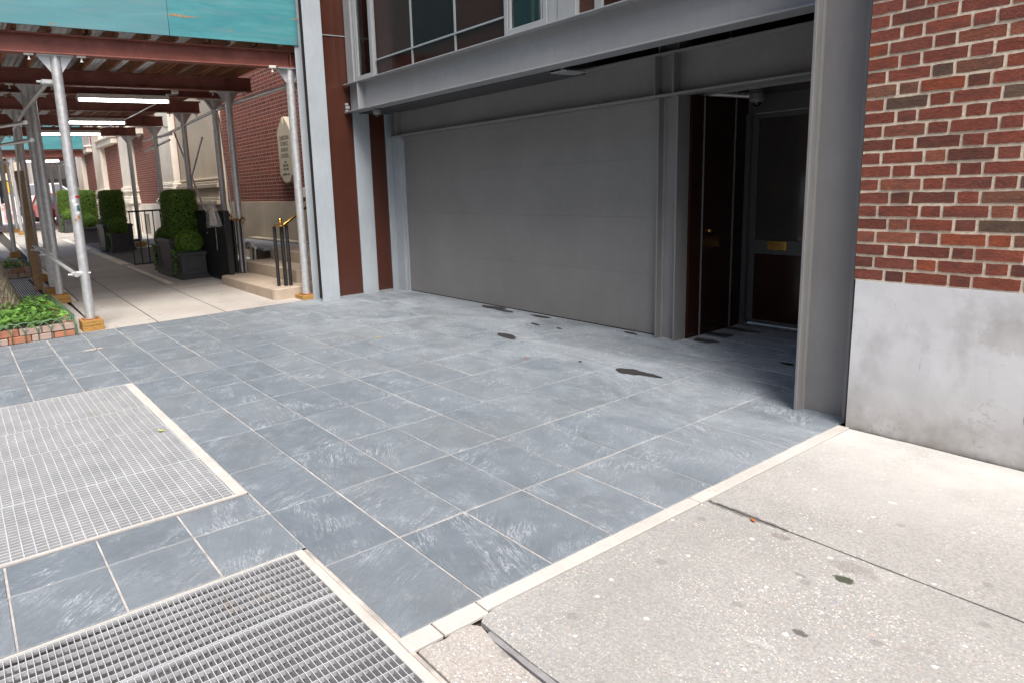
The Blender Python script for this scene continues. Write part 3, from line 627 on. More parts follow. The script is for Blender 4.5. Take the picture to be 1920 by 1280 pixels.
# upper storey: panels and windows
def up(a, b, z0, z1, mat, y=4.905, name='wall_panel'): m = MB(); m.box(a, b, y, y+.03, z0, z1); return m.build(name, M[mat], gb)
cols_ = [(-8.03, -7.185, 'darkb', 'darkb'), (-7.175, -6.325, 'black', 'darkb'), (-6.315, -5.475, 'darkb', 'darkb')]
for a, b, mt, mb_ in cols_: up(a, b, 3.212, ZT, mt); up(a, b, 3.0, 3.192, mb_)
up(-4.50, -4.32, 3.0, ZT, 'brown'); up(-4.22, -3.3, 3.0, ZT, 'darkb'); up(-3.28, -2.21, 3.0, ZT, 'darkb')
m = MB()
for x in (-7.18, -6.32): m.box(x-.010, x+.010, 4.888, 4.925, 2.993, ZT)
m.box(-8.03, -5.475, 4.884, 4.926, 3.193, 3.211); m.box(-3.30, -3.28, 4.888, 4.925, 2.993, ZT); m.build_each('muntin', M['alu'], gb)
m = MB(); m.box(-4.73, -4.51, 4.86, 4.95, 2.993, ZT, bev=.003); m.box(-4.31, -4.23, 4.88, 4.95, 2.993, ZT, bev=.002); m.build_each('mullion_cover', M['winframe'], gb)
def window(x0, x1, open_=0):
    wn = MB(); f = .055; y = 4.86
    wn.box(x0, x0+f, y, y+.07, 2.993, ZT, bev=.004); wn.box(x1-f, x1, y, y+.07, 2.993, ZT, bev=.004); wn.box(x0+f, x1-f, y, y+.07, 2.993, 3.06, bev=.004)
    wn.box(x0+f+.012, x0+f+.03, y+.005, y+.06, 3.06, ZT); wn.box(x1-f-.03, x1-f-.012, y+.005, y+.06, 3.06, ZT)
    o = wn.build('window_frame', M['winframe'], gb)
    m = MB(); m.box(x0+f+.03, x1-f-.03, y+.032, y+.040, 3.06, ZT); m.build('pane', M['glass'], o)
    m = MB()
    for i in range(4): a = x0+f+.03+i*(x1-x0-2*f)/4.6; m.box(a, a+.03+.02*(i % 2), y+.30, y+.32, 3.0, ZT)
    m.build('curtain', M['blind'], o)
    m = MB(); m.box(x0, x1, y+1.5, y+1.52, 2.9, ZT); m.build('room_backdrop', M['room'], o)
window(-8.55, -8.05); window(-5.47, -4.87)
m = MB(); m.box(-8.79, -8.56, 4.87, 4.94, 2.993, ZT, bev=.003); m.box(-8.60, -8.555, 4.84, 4.87, 2.993, ZT, bev=.003); m.box(-4.865, -4.74, 4.87, 4.95, 2.993, ZT, bev=.004); m.build_each('window_jamb', M['winframe'], gb)
m = MB(); m.box(-8.5, -8.42, 4.84, 4.86, 2.995, 3.0); m.build('hinge', M['alu'], gb)
# side plates with pins where the beam meets the wall post
m = MB(); m.box(-8.79, -8.75, 4.80, 4.86, 2.66, 2.70, bev=.004); m.box(-8.79, -8.755, 4.80, 4.84, 2.60, 2.65, bev=.004); m.box(-8.79, -8.76, 4.80, 4.845, 2.71, 2.74, bev=.003); m.build_each('pin_plate', M['winframe'], gb)
# roof slab and the upper backing, so that the building is a closed volume
m = MB(); m.box(-9.03, -1.89, 4.62, 12, ZT+.002, ZT+.3); m.box(-8.78, -2.21, 6.7, 12, 2.35, ZT); m.build('upper_storey', M['steeld'], gb)
# entrance recess: shade put into darker copies of brown panels, trims and frame
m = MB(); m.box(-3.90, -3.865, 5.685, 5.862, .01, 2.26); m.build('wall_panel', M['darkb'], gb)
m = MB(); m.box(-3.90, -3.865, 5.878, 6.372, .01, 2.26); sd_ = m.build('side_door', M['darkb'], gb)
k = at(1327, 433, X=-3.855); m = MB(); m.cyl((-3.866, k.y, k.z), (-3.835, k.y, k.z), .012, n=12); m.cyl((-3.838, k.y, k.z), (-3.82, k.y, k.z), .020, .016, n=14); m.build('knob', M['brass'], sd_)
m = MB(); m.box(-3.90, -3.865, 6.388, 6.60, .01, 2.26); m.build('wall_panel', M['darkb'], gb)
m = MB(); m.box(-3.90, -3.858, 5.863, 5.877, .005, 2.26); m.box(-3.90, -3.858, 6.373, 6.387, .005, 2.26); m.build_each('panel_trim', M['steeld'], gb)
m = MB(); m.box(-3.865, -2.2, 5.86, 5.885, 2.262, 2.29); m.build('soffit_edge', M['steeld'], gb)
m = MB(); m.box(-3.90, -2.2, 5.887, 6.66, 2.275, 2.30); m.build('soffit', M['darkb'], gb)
m = MB(); m.box(-2.24, -2.2, 4.62, 6.62, 0, 2.6); m.build('wall_panel', M['darkb'], gb)
m = MB(); m.box(-3.864, -2.25, 6.60, 6.66, 2.11, 2.274); m.build('transom_panel', M['steelr'], gb)
ed = MB(); y = 6.59
ed.box(-3.864, -3.815, y-.03, y+.05, .03, 2.108, bev=.003); ed.box(-3.805, -3.745, y, y+.045, .06, 2.10, bev=.003); ed.box(-3.745, -2.30, y, y+.045, 2.055, 2.10, bev=.003)
ed.box(-3.745, -2.30, y, y+.045, .745, .885, bev=.003); ed.box(-3.745, -2.30, y, y+.045, .045, .075, bev=.002); 
m = MB(); m.box(-2.30, -2.245, y, y+.045, .045, 2.10, bev=.003); edo = m.build('entrance_door', M['steelr'], gb); ed.build_each('door_rail', M['steelr'], edo)
m = MB(); m.box(-3.745, -2.30, y+.018, y+.026, .885, 2.055); m.build('pane', M['doorglass'], edo)
m = MB(); m.box(-3.745, -2.30, y+.012, y+.03, .075, .745); m.build('lower_panel', M['darkb'], edo)
m = MB(); m.box(-3.612, -3.418, y-.008, y+.001, .79, .878, bev=.003); m.box(-3.585, -3.445, y-.012, y-.007, .818, .850, bev=.002); m.build('letter_slot', M['brass'], edo)
m = MB(); m.box(-3.864, -2.245, y-.05, y+.05, .0, .03, bev=.003); m.build('door_sill', M['steelr'], edo)
# small dome cameras under the soffits
def dome(px, py, z, label, s=1.):
    p = at(px, py, Z=z); t = thing('dome_camera', label, 'camera', (p.x, p.y, z), 'dome cameras under the soffits')
    m = MB(); m.cyl((p.x, p.y, z), (p.x, p.y, z-.045*s), .058*s, .062*s, n=24); m.cyl((p.x, p.y, z-.045*s), (p.x, p.y, z-.07*s), .062*s, .045*s, n=24); m.build('housing', M['steeld'], t)
    m = MB(); R_ = .036*s
    pr = None
    for i in range(1, 7):
        a = math.pi/2*i/6; b = math.pi/2*(i-1)/6
        m.cyl((p.x, p.y, z-.066*s-R_*math.sin(b)), (p.x, p.y, z-.066*s-R_*math.sin(a)), R_*math.cos(b), max(.001, R_*math.cos(a)), n=18, cap=False)
    m.build('lens_bubble', M['blackp'], t)
dome(1420, 176, 2.272, 'dark dome camera hanging above the glazed entrance door', 1.15)
dome(707, 206, 2.6, 'tiny dome camera under the beam beside the brown garage panel')

# ================================================================= RIGHT-HAND BRICK BUILDING
rb = thing('brick_building', 'red brick building on a painted grey cement base', 'building', (0.5, 4.36, 0))
pal = [((.215, .060, .042), 12), ((.195, .055, .040), 12), ((.175, .054, .042), 9), ((.235, .080, .055), 5), ((.145, .050, .040), 6), ((.105, .062, .050), 2), ((.260, .066, .036), 3), ((.13, .080, .060), 2), ((.20, .085, .060), 3)]
bag = [c for c, n in pal for _ in range(n)]
m = MB(); rnd = random.Random(11); jt = .0155; RH = .0735; SW, HW = .193, .0865
nrow = int((3.9-.915)/RH)
def brick(x0, x1, z0, z1):
    if x1-x0 < .02: return
    c = rnd.choice(bag); f = rnd.uniform(.86, 1.16); c = (c[0]*f*1.05, c[1]*f*1.12, c[2]*f*1.04); yo = 4.36+rnd.uniform(-.0025, .002)
    e = lambda: rnd.uniform(-.0018, .0018)
    # front face with a slightly ragged outline
    n = max(2, int((x1-x0)/.022)); top = [(x0+(x1-x0)*i/n, z1+e()) for i in range(n+1)]; bot = [(x0+(x1-x0)*i/n, z0+e()) for i in range(n+1)]
    bot[0] = (x0+e(), bot[0][1]+.001); bot[-1] = (x1+e(), bot[-1][1]+.001); top[0] = (x0+e(), top[0][1]-.001); top[-1] = (x1+e(), top[-1][1]-.001)
    ring = bot+top[::-1]; m.face([(x, yo, z) for x, z in ring], c)
    k = len(ring)
    for i in range(k): a, b = ring[i], ring[(i+1) % k]; m.face([(a[0], yo, a[1]), (a[0], yo+.02, a[1]), (b[0], yo+.02, b[1]), (b[0], yo, b[1])], c)
for r in range(nrow):
    z0 = .915+r*RH+jt*.5; z1 = z0+RH-jt; per = SW+HW+2*jt
    x = -1.855; 
    if r % 2 == 0: brick(x, -1.708, z0, z1); x = -1.692; seq = [HW, SW]
    else: brick(x, -1.766, z0, z1); x = -1.75; seq = [SW, HW]
    i = 0
    while x < 3.0: brick(x, x+seq[i % 2], z0, z1); x += seq[i % 2]+jt; i += 1
m.build('brickwork', M['brick'], rb, fix=False)
m = MB(); nx_ = 260; nz_ = 1
m.box(-1.855, 3.0, 4.3635, 4.55, .915, 3.95); m.box(-1.85, 3.0, 4.3622, 4.3634, .915, .9215); m.build('mortar_bed', M['mortar'], rb)
m = MB(); 
bm_n = 48
xs_ = [-1.845+(3.0+1.845)*i/bm_n for i in range(bm_n+1)]
wv = wob(bm_n, .003, 5); wb = wob(bm_n, .002, 9)
vs = []; 
for i, x in enumerate(xs_): vs += [(x, 4.352+wb[i]*.6, 0.0), (x, 4.352+wb[i], .45), (x, 4.356, .913), (x, 4.40, .914)]
fs = [(4*i+j, 4*i+4+j, 4*i+5+j, 4*i+1+j) for i in range(bm_n) for j in range(3)]
m.mesh(vs, fs); m.face([(-1.845, 4.352, 0), (-1.845, 4.356, .914), (-1.845, 4.62, .914), (-1.845, 4.62, 0)])
m.build('cement_base', M['basep'], rb, fix=False)
m = MB(); m.box(-1.86, 3.0, 4.56, 12, 0, 7); m.box(-1.855, 3, 4.3, 4.56, 3.96, 7.); m.build('upper_wall', M['cbrick'], rb)

# ================================================================= CHURCH (left)
WY = 5.6
ch = thing('church', 'red brick hall with limestone pilasters behind the hedge planters', 'building', (-20, WY, 0))
P0 = lambda px, py, Y=WY: at(px, py, Y=Y)
xr = -9.06
px_panR = at(409, 260, Y=5.5).x; px_panL = at(338, 300, Y=5.5).x
m = MB(); m.box(-38, px_panL-.3, WY, WY+.3, .6, 9); m.box(px_panR, xr, WY, WY+.3, 1.35, 9); m.box(px_panL-.3, px_panR, WY+.1, WY+.3, 4.6, 9); m.build('brick_wall', M['cbrick'], ch)
m = MB(); xx = [xr, -10.3, -11.3, -12.2, -13.15, -14.1, -15.1, -16.1]
for a, b in zip(xx[1:], xx): m.box(a+.003, b-.003, WY-.035, WY+.2, 0, 1.348, bev=.004)
m.build('stone_base', M['limed'], ch)
m = MB(); xx = [px_panL-.5, -21.4, -22.8, -24.2, -25.4, -26.6, -28, -29.5, -31, -33, -35, -38]
for a, b in zip(xx[1:], xx): m.box(a+.003, b-.003, WY-.05, WY+.2, 0, 1.31, bev=.005)
sb = m.build('stone_base', M['lime'], ch)
m = MB(); 
for px in (265, 355): 
    pass
v0 = at(258, 420, Y=WY-.052); v1 = at(272, 470, Y=WY-.052)
for dx in (0, 1.15): m.box(v0.x+dx, v0.x+.72+dx, WY-.058, WY-.045, .32, .98)
m.build_each('basement_window', M['blackp'], ch)
# big limestone bay with moulded base
m = MB(); m.box(px_panL-.1, px_panR, WY-.10, WY+.12, 0, 4.6); m.build('stone_panel', M['limed'], ch)
m = MB(); 
for z0, z1, pr in ((1.30, 1.40, .22), (1.40, 1.48, .16), (1.48, 1.62, .12), (1.62, 1.70, .10), (1.70, 1.80, .17), (1.80, 1.86, .13), (1.90, 1.95, .06)): m.box(px_panL-.1, px_panR+pr*.5, WY-.10-pr, WY-.09, z0, z1, bev=.012)
m.box(px_panL-.1, px_panR+.06, WY-.20, WY-.09, 0, 1.30, bev=.004); m.build('base_moulding', M['limed'], ch)
def pilaster(xa, xb, top=9, mat='lime'):
    Y = WY-.18; m = MB(); m.box(xa, xb, Y, WY+.02, 1.9, top, bev=.01); p = m.build('pilaster', M[mat], ch)
    m = MB()
    for z0, z1, e in ((1.32, 1.44, .19), (1.44, 1.50, .15), (1.50, 1.60, .11), (1.60, 1.72, .07), (1.72, 1.80, .11), (1.80, 1.90, .07), (1.90, 1.94, .03)): m.box(xa-e, xb+e, Y-e, WY+.02, z0, z1, bev=.02)
    m.build('base_moulding', M[mat], p)
    m = MB(); m.box(xa-.12, xb+.12, Y-.12, WY-.03, 0, 1.318, bev=.01); m.build('plinth', M[mat], p)
for a, b in (((299, 300), (322, 300)), ((227, 320), (245, 320)), ((178, 320), (192, 320)), ((144, 320), (154, 320))):
    pilaster(at(*a, Y=WY-.18).x, at(*b, Y=WY-.18).x)
def cwin(x0, x1, z, zt=6.4):
    m = MB(); m.box(x0, x1, WY-.01, WY+.04, z, zt); wf = m.build('window_frame', M['white'], ch)
    m = MB()
    n = 3
    for i in range(n):
        for j in range(4): a = x0+.1+(x1-x0-.2)*i/n; b = x0+.1+(x1-x0-.2)*(i+1)/n; m.box(a+.03, b-.03, WY-.016, WY-.008, z+.1+j*.62, z+.62+j*.62)
    m.build('pane', M['farwall2'], wf)
    m = MB(); m.box(x0-.2, x1+.2, WY-.22, WY+.03, z-.30, z-.02, bev=.02); m.box(x0-.24, x1+.24, WY-.28, WY+.03, z-.08, z, bev=.02); m.build('sill', M['lime'], wf)
cwin(at(190, 270, Y=WY).x+.2, at(218, 255, Y=WY).x-.2, 3.86); cwin(at(152, 290, Y=WY).x+.2, at(172, 280, Y=WY).x-.2, 3.86); cwin(at(243, 245, Y=WY).x+.2, at(259, 240, Y=WY).x+.4, 3.86)
m = MB(); m.box(-38, -9.06, WY+.31, 14, 0, 9.2); m.build('rear_volume', M['farwall2'], ch)
m = MB(); m.box(-9.062, -9.056, WY-.05, WY+.3, 0, 9); m.build('wall_end', M['limed'], ch)
# low coping with the dark area behind the gate
m = MB(); m.box(-14.6, -11.86, 4.62, 5.35, .50, .56, bev=.01); m.build('area_coping', M['bluel'], ch)
m = MB(); m.box(-14.6, -11.9, 5.36, 5.54, 0, .60, bev=.01); m.build('area_wall', M['limed'], ch)

# stone tablet sign on the church wall
sg = thing('wall_tablet', 'cream stone tablet with carved lettering on the brick wall', 'sign', (-12.78, WY, 1.7))
a = at(519, 240, Y=WY-.12); b = at(551, 331, Y=WY-.12); L, R_ = a.x, b.x; cxs = (L+R_)/2; hw = (R_-L)/2; zb = at(540, 343, Y=WY-.12).z; ztp = at(531, 219, Y=WY-.12).z
pol = [(cxs-hw*.12, ztp), (cxs-.03, ztp-.05), (cxs, ztp-.16), (cxs+.03, ztp-.05), (cxs+hw*.12, ztp), (cxs+hw*.8, ztp-.2), (cxs+hw, ztp-.30), (cxs+hw*.95, ztp-.42), (cxs+hw*.95, zb+.16), (cxs+hw*.75, zb+.13), (cxs+hw*.45, zb+.02), (cxs, zb), (cxs-hw*.45, zb+.02), (cxs-hw*.75, zb+.13), (cxs-hw*.95, zb+.16), (cxs-hw*.95, ztp-.42), (cxs-hw, ztp-.30), (cxs-hw*.8, ztp-.2)]
m = MB(); m.prism([(x, z) for x, z in pol[::-1]], WY-.13, WY-.06, 'y'); m.build('tablet', M['plaque'], sg)
m = MB(); m.prism([(cxs+(x-cxs)*.9, z) for x, z in pol[::-1]], WY-.06, WY, 'y'); m.build('mount', M['limed'], sg)
def text(s, x, z, size, mat, parent, y, ax=1., rot=(math.pi/2, 0, 0), name='lettering'):
    c = bpy.data.curves.new(name, 'FONT'); c.body = s; c.size = size; c.align_x = 'CENTER'; c.extrude = .002; c.offset = .001
    o = bpy.data.objects.new(name, c); COL.objects.link(o); dg = bpy.context.evaluated_depsgraph_get(); dg.update()
    me = bpy.data.meshes.new_from_object(o.evaluated_get(dg)); bpy.data.objects.remove(o); bpy.data.curves.remove(c)
    me.materials.clear(); me.materials.append(mat)
    q = bpy.data.objects.new(name, me); COL.objects.link(q); q.parent = parent; off = Vector(parent['_o'])
    q.location = Vector((x, y, z))-off; q.rotation_euler = rot; q.scale = (ax, 1, 1); return q
for s_, dz, sz, ax in (('CHRISTIAN', .45, .115, .82), ('SCIENCE', .565, .115, .82), ('SUNDAY', .68, .115, .82), ('SCHOOL', .80, .115, .82), ('ALSO', .90, .05, 1), ('VISITORS', .98, .07, .9), ('WELCOME', 1.05, .06, .9), ('NURSERY HALL', 1.15, .055, .95)):
    text(s_, cxs, ztp-dz*((ztp-zb)/1.3), sz*(ztp-zb)/1.3, M['letter'], sg, WY-.131, ax)
# little grey wall box right of the tablet
q = at(567, 365, Y=WY-.03); o = box('junction_box', M['lamp'], None, q.x-.1, q.x+.1, WY-.06, WY, 1.42, 1.60, bev=.01); tag(recenter(o), 'small grey utility box on the brick above the stone base', 'utility box')

# ================================================================= ENTRANCE STEPS
st = thing('stone_steps', 'worn tan stone steps with rounded corner beside the scaffold post', 'steps', (-10.5, 4.3, 0))
def rstep(x0, x1, y0, y1, z0, z1, r=.10):
    m = MB(); pts = [(x0, y1), (x0, y0+r)]
    for i in range(1, 6): t = math.pi+math.pi/2*i/6; pts.append((x0+r+r*math.cos(t), y0+r+r*math.sin(t)))
    pts += [(x0+r, y0), (x1-r, y0)]
    for i in range(1, 6): t = -math.pi/2+math.pi/2*i/6; pts.append((x1-r+r*math.cos(t), y0+r+r*math.sin(t)))
    pts += [(x1, y0+r), (x1, y1)]
    n = len(pts); b = .012; cx_, cy_ = (x0+x1)/2, y1
    ins = [(x+(b if x < cx_ else -b), y+(b if y < cy_ else 0)) for x, y in pts]
    vs = [(x, y, z0) for x, y in pts]+[(x, y, z1-b) for x, y in pts]+[(x, y, z1) for x, y in ins]
    fs = [(i, (i+1) % n, n+(i+1) % n, n+i) for i in range(n)]+[(n+i, n+(i+1) % n, 2*n+(i+1) % n, 2*n+i) for i in range(n)]+[tuple(range(2*n, 3*n))]
    m.mesh(vs, fs); return m.build('step', M['step'], st)
rstep(-11.72, -9.32, 3.735, 5.2, 0, .170); rstep(-11.95, -9.68, 4.27, 5.3, .171, .362, .06); rstep(-11.83, -9.95, 4.72, 5.56, .363, .552, .05)
# black iron railings with brass caps
def railing(label, base, posts, capz, extra=None):
    t = thing('stair_railing', label, 'railing', base, 'black iron stair railings with brass caps')
    for (x, y, z0, r) in posts:
        m = MB(); m.cyl((x, y, z0), (x, y, capz-.012), r, r, n=10); m.build('baluster', M['iron'], t)
    return t
rcx, rcy = -9.56, 4.02
t = railing('brass capped railing with sloping brass handrail on the stone steps', (rcx, rcy, .17), [(-9.60, 3.93, .17, .026), (-9.57, 4.03, .17, .030), (-9.53, 4.02, .17, .022), (-9.50, 4.08, .17, .026)], 1.07)
m = MB(); m.cyl((-9.55, 4.01, 1.06), (-9.55, 4.01, 1.078), .115, n=24); m.cyl((-9.55, 4.01, 1.078), (-9.55, 4.01, 1.12), .016, n=10)
for i in range(8):
    a0 = math.pi*i/8; a1 = math.pi*(i+1)/8; R2 = .034
    m.cyl((-9.55, 4.01, 1.148-R2*math.cos(a0)), (-9.55, 4.01, 1.148-R2*math.cos(a1)), max(.001, R2*math.sin(a0)), max(.001, R2*math.sin(a1)), n=14, cap=False)
m.build('brass_cap', M['brass'], t)
h0 = Vector((-9.55, 4.06, 1.075)); h1 = Vector((-9.62, 4.60, 1.38)); h2 = Vector((-9.66, 5.20, 1.72))
m = MB(); m.tube([h0, h1, h2], .022, 10); m.build('handrail', M['brass'], t)
m = MB()
for (x, y, z0) in ((-9.80, 4.42, .362), (-9.78, 4.62, .362), (-10.02, 4.95, .552)): m.cyl((x, y, z0), (x+.05, y, 1.07+(y-4.06)*.57), .018, n=8)
m.build('baluster', M['iron'], t)
t = railing('brass capped railing cluster between black gate and stone steps', (-11.87, 4.15, .17), [(-12.0, 4.03, .1, .03), (-11.94, 4.08, .17, .026), (-11.88, 4.11, .17, .028), (-11.82, 4.16, .17, .026), (-11.76, 4.19, .17, .024)], 1.12)
m = MB(); m.box(-12.06, -11.68, 3.98, 4.26, 1.108, 1.126, bev=.004); m.cyl((-11.93, 4.10, 1.126), (-11.93, 4.10, 1.16), .014, n=10)
for i in range(8):
    a0 = math.pi*i/8; a1 = math.pi*(i+1)/8; R2 = .033
    m.cyl((-11.93, 4.10, 1.19-R2*math.cos(a0)), (-11.93, 4.10, 1.19-R2*math.cos(a1)), max(.001, R2*math.sin(a0)), max(.001, R2*math.sin(a1)), n=14, cap=False)
pts = [Vector((-11.68, 4.18, 1.115))]+[Vector((-11.60+.06*math.cos(a), 4.20, 1.10+.05*math.sin(a))) for a in [2.4, 1.6, .8, 0, -.9, -1.8]]
m.tube(pts, .012, 8); m.build('brass_cap', M['brass'], t)
# scroll bracket by the coping
p = thing('iron_scroll_rail', 'low iron scroll and bars in front of the dark area beside the steps', 'railing', (-12.0, 4.5, .36))
m = MB(); pts = [Vector((-12.42+.0*i, 4.5, .62))+Vector((.26*math.sin(a), 0, .11*(1-math.cos(a))-.02)) for i, a in enumerate([-.3, 0, .3, .6])]
pts = [Vector((-12.45, 4.50, .55)), Vector((-12.38, 4.50, .63)), Vector((-12.25, 4.5, .66)), Vector((-12.10, 4.5, .63)), Vector((-12.0, 4.5, .56)), Vector((-11.93, 4.5, .57))]
m.tube(pts, .028, 8); m.build('scroll', M['lamp'], p)
m = MB(); m.cyl((-12.18, 4.5, .16), (-12.18, 4.5, .60), .016, n=8); m.cyl((-11.98, 4.5, .16), (-11.98, 4.5, .54), .016, n=8); m.build('bar', M['lamp'], p)

# slatted black gate behind the planters
gt = thing('metal_gate', 'black gate of close vertical slats beside the stone steps', 'gate', (-12.7, 3.92, .04))
xa, xb = -13.95, -11.66; m = MB(); n = 44
for i in range(n+1): x = xa+(xb-xa)*i/n; m.box(x-.009, x+.009, 3.905, 3.945, .07, 1.24)
m.build('slat', M['iron'], gt); m = MB(); m.box(xa, xb, 3.95, 3.955, .07, 1.24); m.build('back_sheet', M['iron'], gt)
m = MB(); m.box(xa-.02, xb+.02, 3.89, 3.96, 1.24, 1.28, bev=.004); m.box(xa-.02, xb+.02, 3.89, 3.96, .045, .08, bev=.004); m.box(xb-.01, xb+.04, 3.88, 3.97, .03, 1.27, bev=.005); m.build('frame', M['iron'], gt)
k = at(389, 437, Y=3.9); m = MB(); m.cyl((k.x, 3.90, k.z), (k.x, 3.885, k.z), .014, n=10); m.build('lock', M['alu'], gt)
# open railing gate between the planters
rg = thing('railing_panel', 'open dark green iron railing panel standing between the hedge planters', 'railing', (-15.7, 3.6, .1))
m = MB(); z0 = zs(-15.7)+.03
for i in range(7): y = 3.2+i*.155; x = -15.75+.02*i; m.cyl((x, y, z0), (x, y, 1.27), .012, n=8); 
m.build('bar', M['iron'], rg); m = MB(); m.cyl((-15.76, 3.17, 1.27), (-15.62, 4.16, 1.27), .018, n=8); m.cyl((-15.76, 3.17, z0+.02), (-15.62, 4.16, z0+.02), .014, n=8); m.box(-15.77, -15.71, 3.2, 3.36, .63, .68); m.build_each('rail', M['iron'], rg)

# ================================================================= PLANTERS WITH CLIPPED SHRUBS
def leaves(m, sampler, n, size, rnd):
    for _ in range(n):
        p, nr = sampler(); p = Vector(p); nr = (Vector(nr)+Vector((rnd.gauss(0, .5), rnd.gauss(0, .5), rnd.gauss(0, .5)))).normalized()
        a = nr.orthogonal().normalized(); a.rotate(Matrix.Rotation(rnd.uniform(0, 6.28), 3, nr)); b = nr.cross(a); s = size*rnd.uniform(.6, 1.4)
        c = max(0, min(1, rnd.gauss(.42, .24)))
        m.face([p-a*s, p-b*s*.45, p+a*s, p+b*s*.45], (c, c, c))
def hedge_sampler(w, d, z0, z1, rnd, rr=.16):
    def f():
        while True:
            u, v, t = rnd.uniform(-1, 1), rnd.uniform(-1, 1), rnd.random()
            r = (abs(u)**4.5+abs(v)**4.5)**(1/4.5)
            if r > 1 or r < .1: continue
            if rnd.random() < .78: u, v = u/r, v/r; top = False; nrm = Vector((u**3, v**3, .1))
            else: t = 1; top = True; nrm = Vector((0, 0, 1))
            k = 1-.06*t-.16*max(0, (t-.86)/.14)**2-.08*max(0, (.12-t)/.12)
            rr2 = (abs(u)**4.5+abs(v)**4.5)**(1/4.5)
            dz = -.06*max(0, rr2-.75)/.25 if top else 0
            bump = .03*math.sin(u*9+t*7)*math.cos(v*8-t*5)
            return (u*w/2*k*(1+bump)+rnd.gauss(0, .018), v*d/2*k*(1+bump)+rnd.gauss(0, .018), z0+(z1-z0)*t+dz+rnd.gauss(0, .008)), nrm
    return f
def ball_sampler(r, cz, rnd):
    def f():
        v = Vector((rnd.gauss(0, 1), rnd.gauss(0, 1), rnd.gauss(0, 1))).normalized(); k = r*(1+.04*math.sin(v.x*7+v.z*5)*math.cos(v.y*6))+rnd.gauss(0, .008)
        return (v.x*k, v.y*k, cz+v.z*k*.92), v
    return f
def pbox(t, w, d, h, rim=.035):
    m = MB(); o = Vector(t['_o']); X, Y, Z = o; tp = .05
    def q(x0, x1, y0, y1, z0, z1): m.box(X+x0, X+x1, Y+y0, Y+y1, Z+z0, Z+z1, bev=.006)
    hw_, hd = w/2, d/2
    q(-hw_, hw_, -hd, hd, .07, h-.07); pb = m.build('planter_box', M['planter'], t)
    m = MB(); q(-hw_-rim, hw_+rim, -hd-rim, hd+rim, h-.07, h-.02); q(-hw_-rim*.4, hw_+rim*.4, -hd-rim*.4, hd+rim*.4, h-.02, h); m.build('rim', M['planter'], pb)
    m = MB(); q(-hw_-.05, hw_+.05, -hd-.05, hd+.05, 0, .05); q(-hw_-.03, hw_+.03, -hd-.03, hd+.03, .05, .09); m.build('base_moulding', M['planter'], pb)
    m = MB(); fw = .07; 
    for s_ in (-1, 1):
        ya, yb = (hd, hd+.014) if s_ > 0 else (-hd-.014, -hd)
        q(-hw_, -hw_+fw, ya, yb, .09, h-.07); q(hw_-fw, hw_, ya, yb, .09, h-.07); q(-hw_+fw, hw_-fw, ya, yb, .09, .09+fw); q(-hw_+fw, hw_-fw, ya, yb, h-.07-fw, h-.07)
        xa_, xb_ = (hw_, hw_+.014) if s_ > 0 else (-hw_-.014, -hw_)
        q(xa_, xb_, -hd-.014, -hd+fw, .09, h-.07); q(xa_, xb_, hd-fw, hd+.014, .09, h-.07); q(xa_, xb_, -hd+fw, hd-fw, .09, .09+fw); q(xa_, xb_, -hd+fw, hd-fw, h-.07-fw, h-.07)
    m.build('panel_frame', M['planter'], pb)
    return pb
rl = random.Random(5)
# tall hedge planter (prototype)
z = zs(-13.7); hp = thing('hedge_planter', 'tall clipped hedge in a charcoal planter next to the black slatted gate', 'planter', (-13.70, 3.70, z), 'tall clipped hedges in charcoal planters')
pbox(hp, .94, .70, .70)
m = MB(); leaves(m, (lambda s: (lambda: (lambda r: ((r[0][0]-13.70, r[0][1]+3.70, r[0][2]+z), r[1]))(s())))(hedge_sampler(.80, .56, .64, 1.60, rl)), 15000, .019, rl)
fo = m.build('foliage', M['hedge'], hp, fix=False)
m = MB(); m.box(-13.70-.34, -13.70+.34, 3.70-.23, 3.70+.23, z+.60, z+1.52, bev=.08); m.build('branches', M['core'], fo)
sp_ = thing('ball_planter', 'round clipped boxwood in a small planter before the black gate', 'planter', (-12.93, 3.60, zs(-12.9)), 'round boxwoods in small charcoal planters')
z = zs(-12.9); pbox(sp_, .42, .42, .50)
m = MB(); leaves(m, (lambda s: (lambda: (lambda r: ((r[0][0]-12.93, r[0][1]+3.60, r[0][2]+z), r[1]))(s())))(ball_sampler(.245, .66, rl)), 4200, .0155, rl)
fo = m.build('foliage', M['boxl'], sp_, fix=False)
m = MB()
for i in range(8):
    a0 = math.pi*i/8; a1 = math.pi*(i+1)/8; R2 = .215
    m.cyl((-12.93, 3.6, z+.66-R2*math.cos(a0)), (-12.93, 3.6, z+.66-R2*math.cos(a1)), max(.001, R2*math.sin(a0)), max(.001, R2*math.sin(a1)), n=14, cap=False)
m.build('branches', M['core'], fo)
def trail(t, cx_, cy_, cz_, seed, n=260):
    r = random.Random(seed); m = MB()
    def smp():
        k = r.random(); x = cx_+r.gauss(0, .05)-.02*k; y = cy_-.22-r.random()*.05+r.gauss(0, .01); return (x-.12+r.gauss(0, .06), y, cz_+.52-k*k*.42), Vector((0, -1, .3))
    leaves(m, smp, n, .026, r); m.build('trailing_ivy', M['ivy'], t, fix=False)
trail(sp_, -12.93, 3.60, z, 3)
small2 = copy_tree(sp_, (-14.52, 3.62, zs(-14.5)), 'small boxwood planter beside the open iron railing panel')
copy_tree(hp, (-20.35, 3.72, zs(-20.5)), 'second tall clipped hedge, just past the iron railing panel')
copy_tree(sp_, (-19.62, 3.66, zs(-19.7)), 'round boxwood in a small planter in front of the second hedge')
copy_tree(hp, (-24.25, 3.66, zs(-24.4)), 'third tall clipped hedge in a planter along the church wall')
copy_tree(sp_, (-23.55, 3.58, zs(-23.6)), 'round boxwood in a small planter in front of the third hedge')
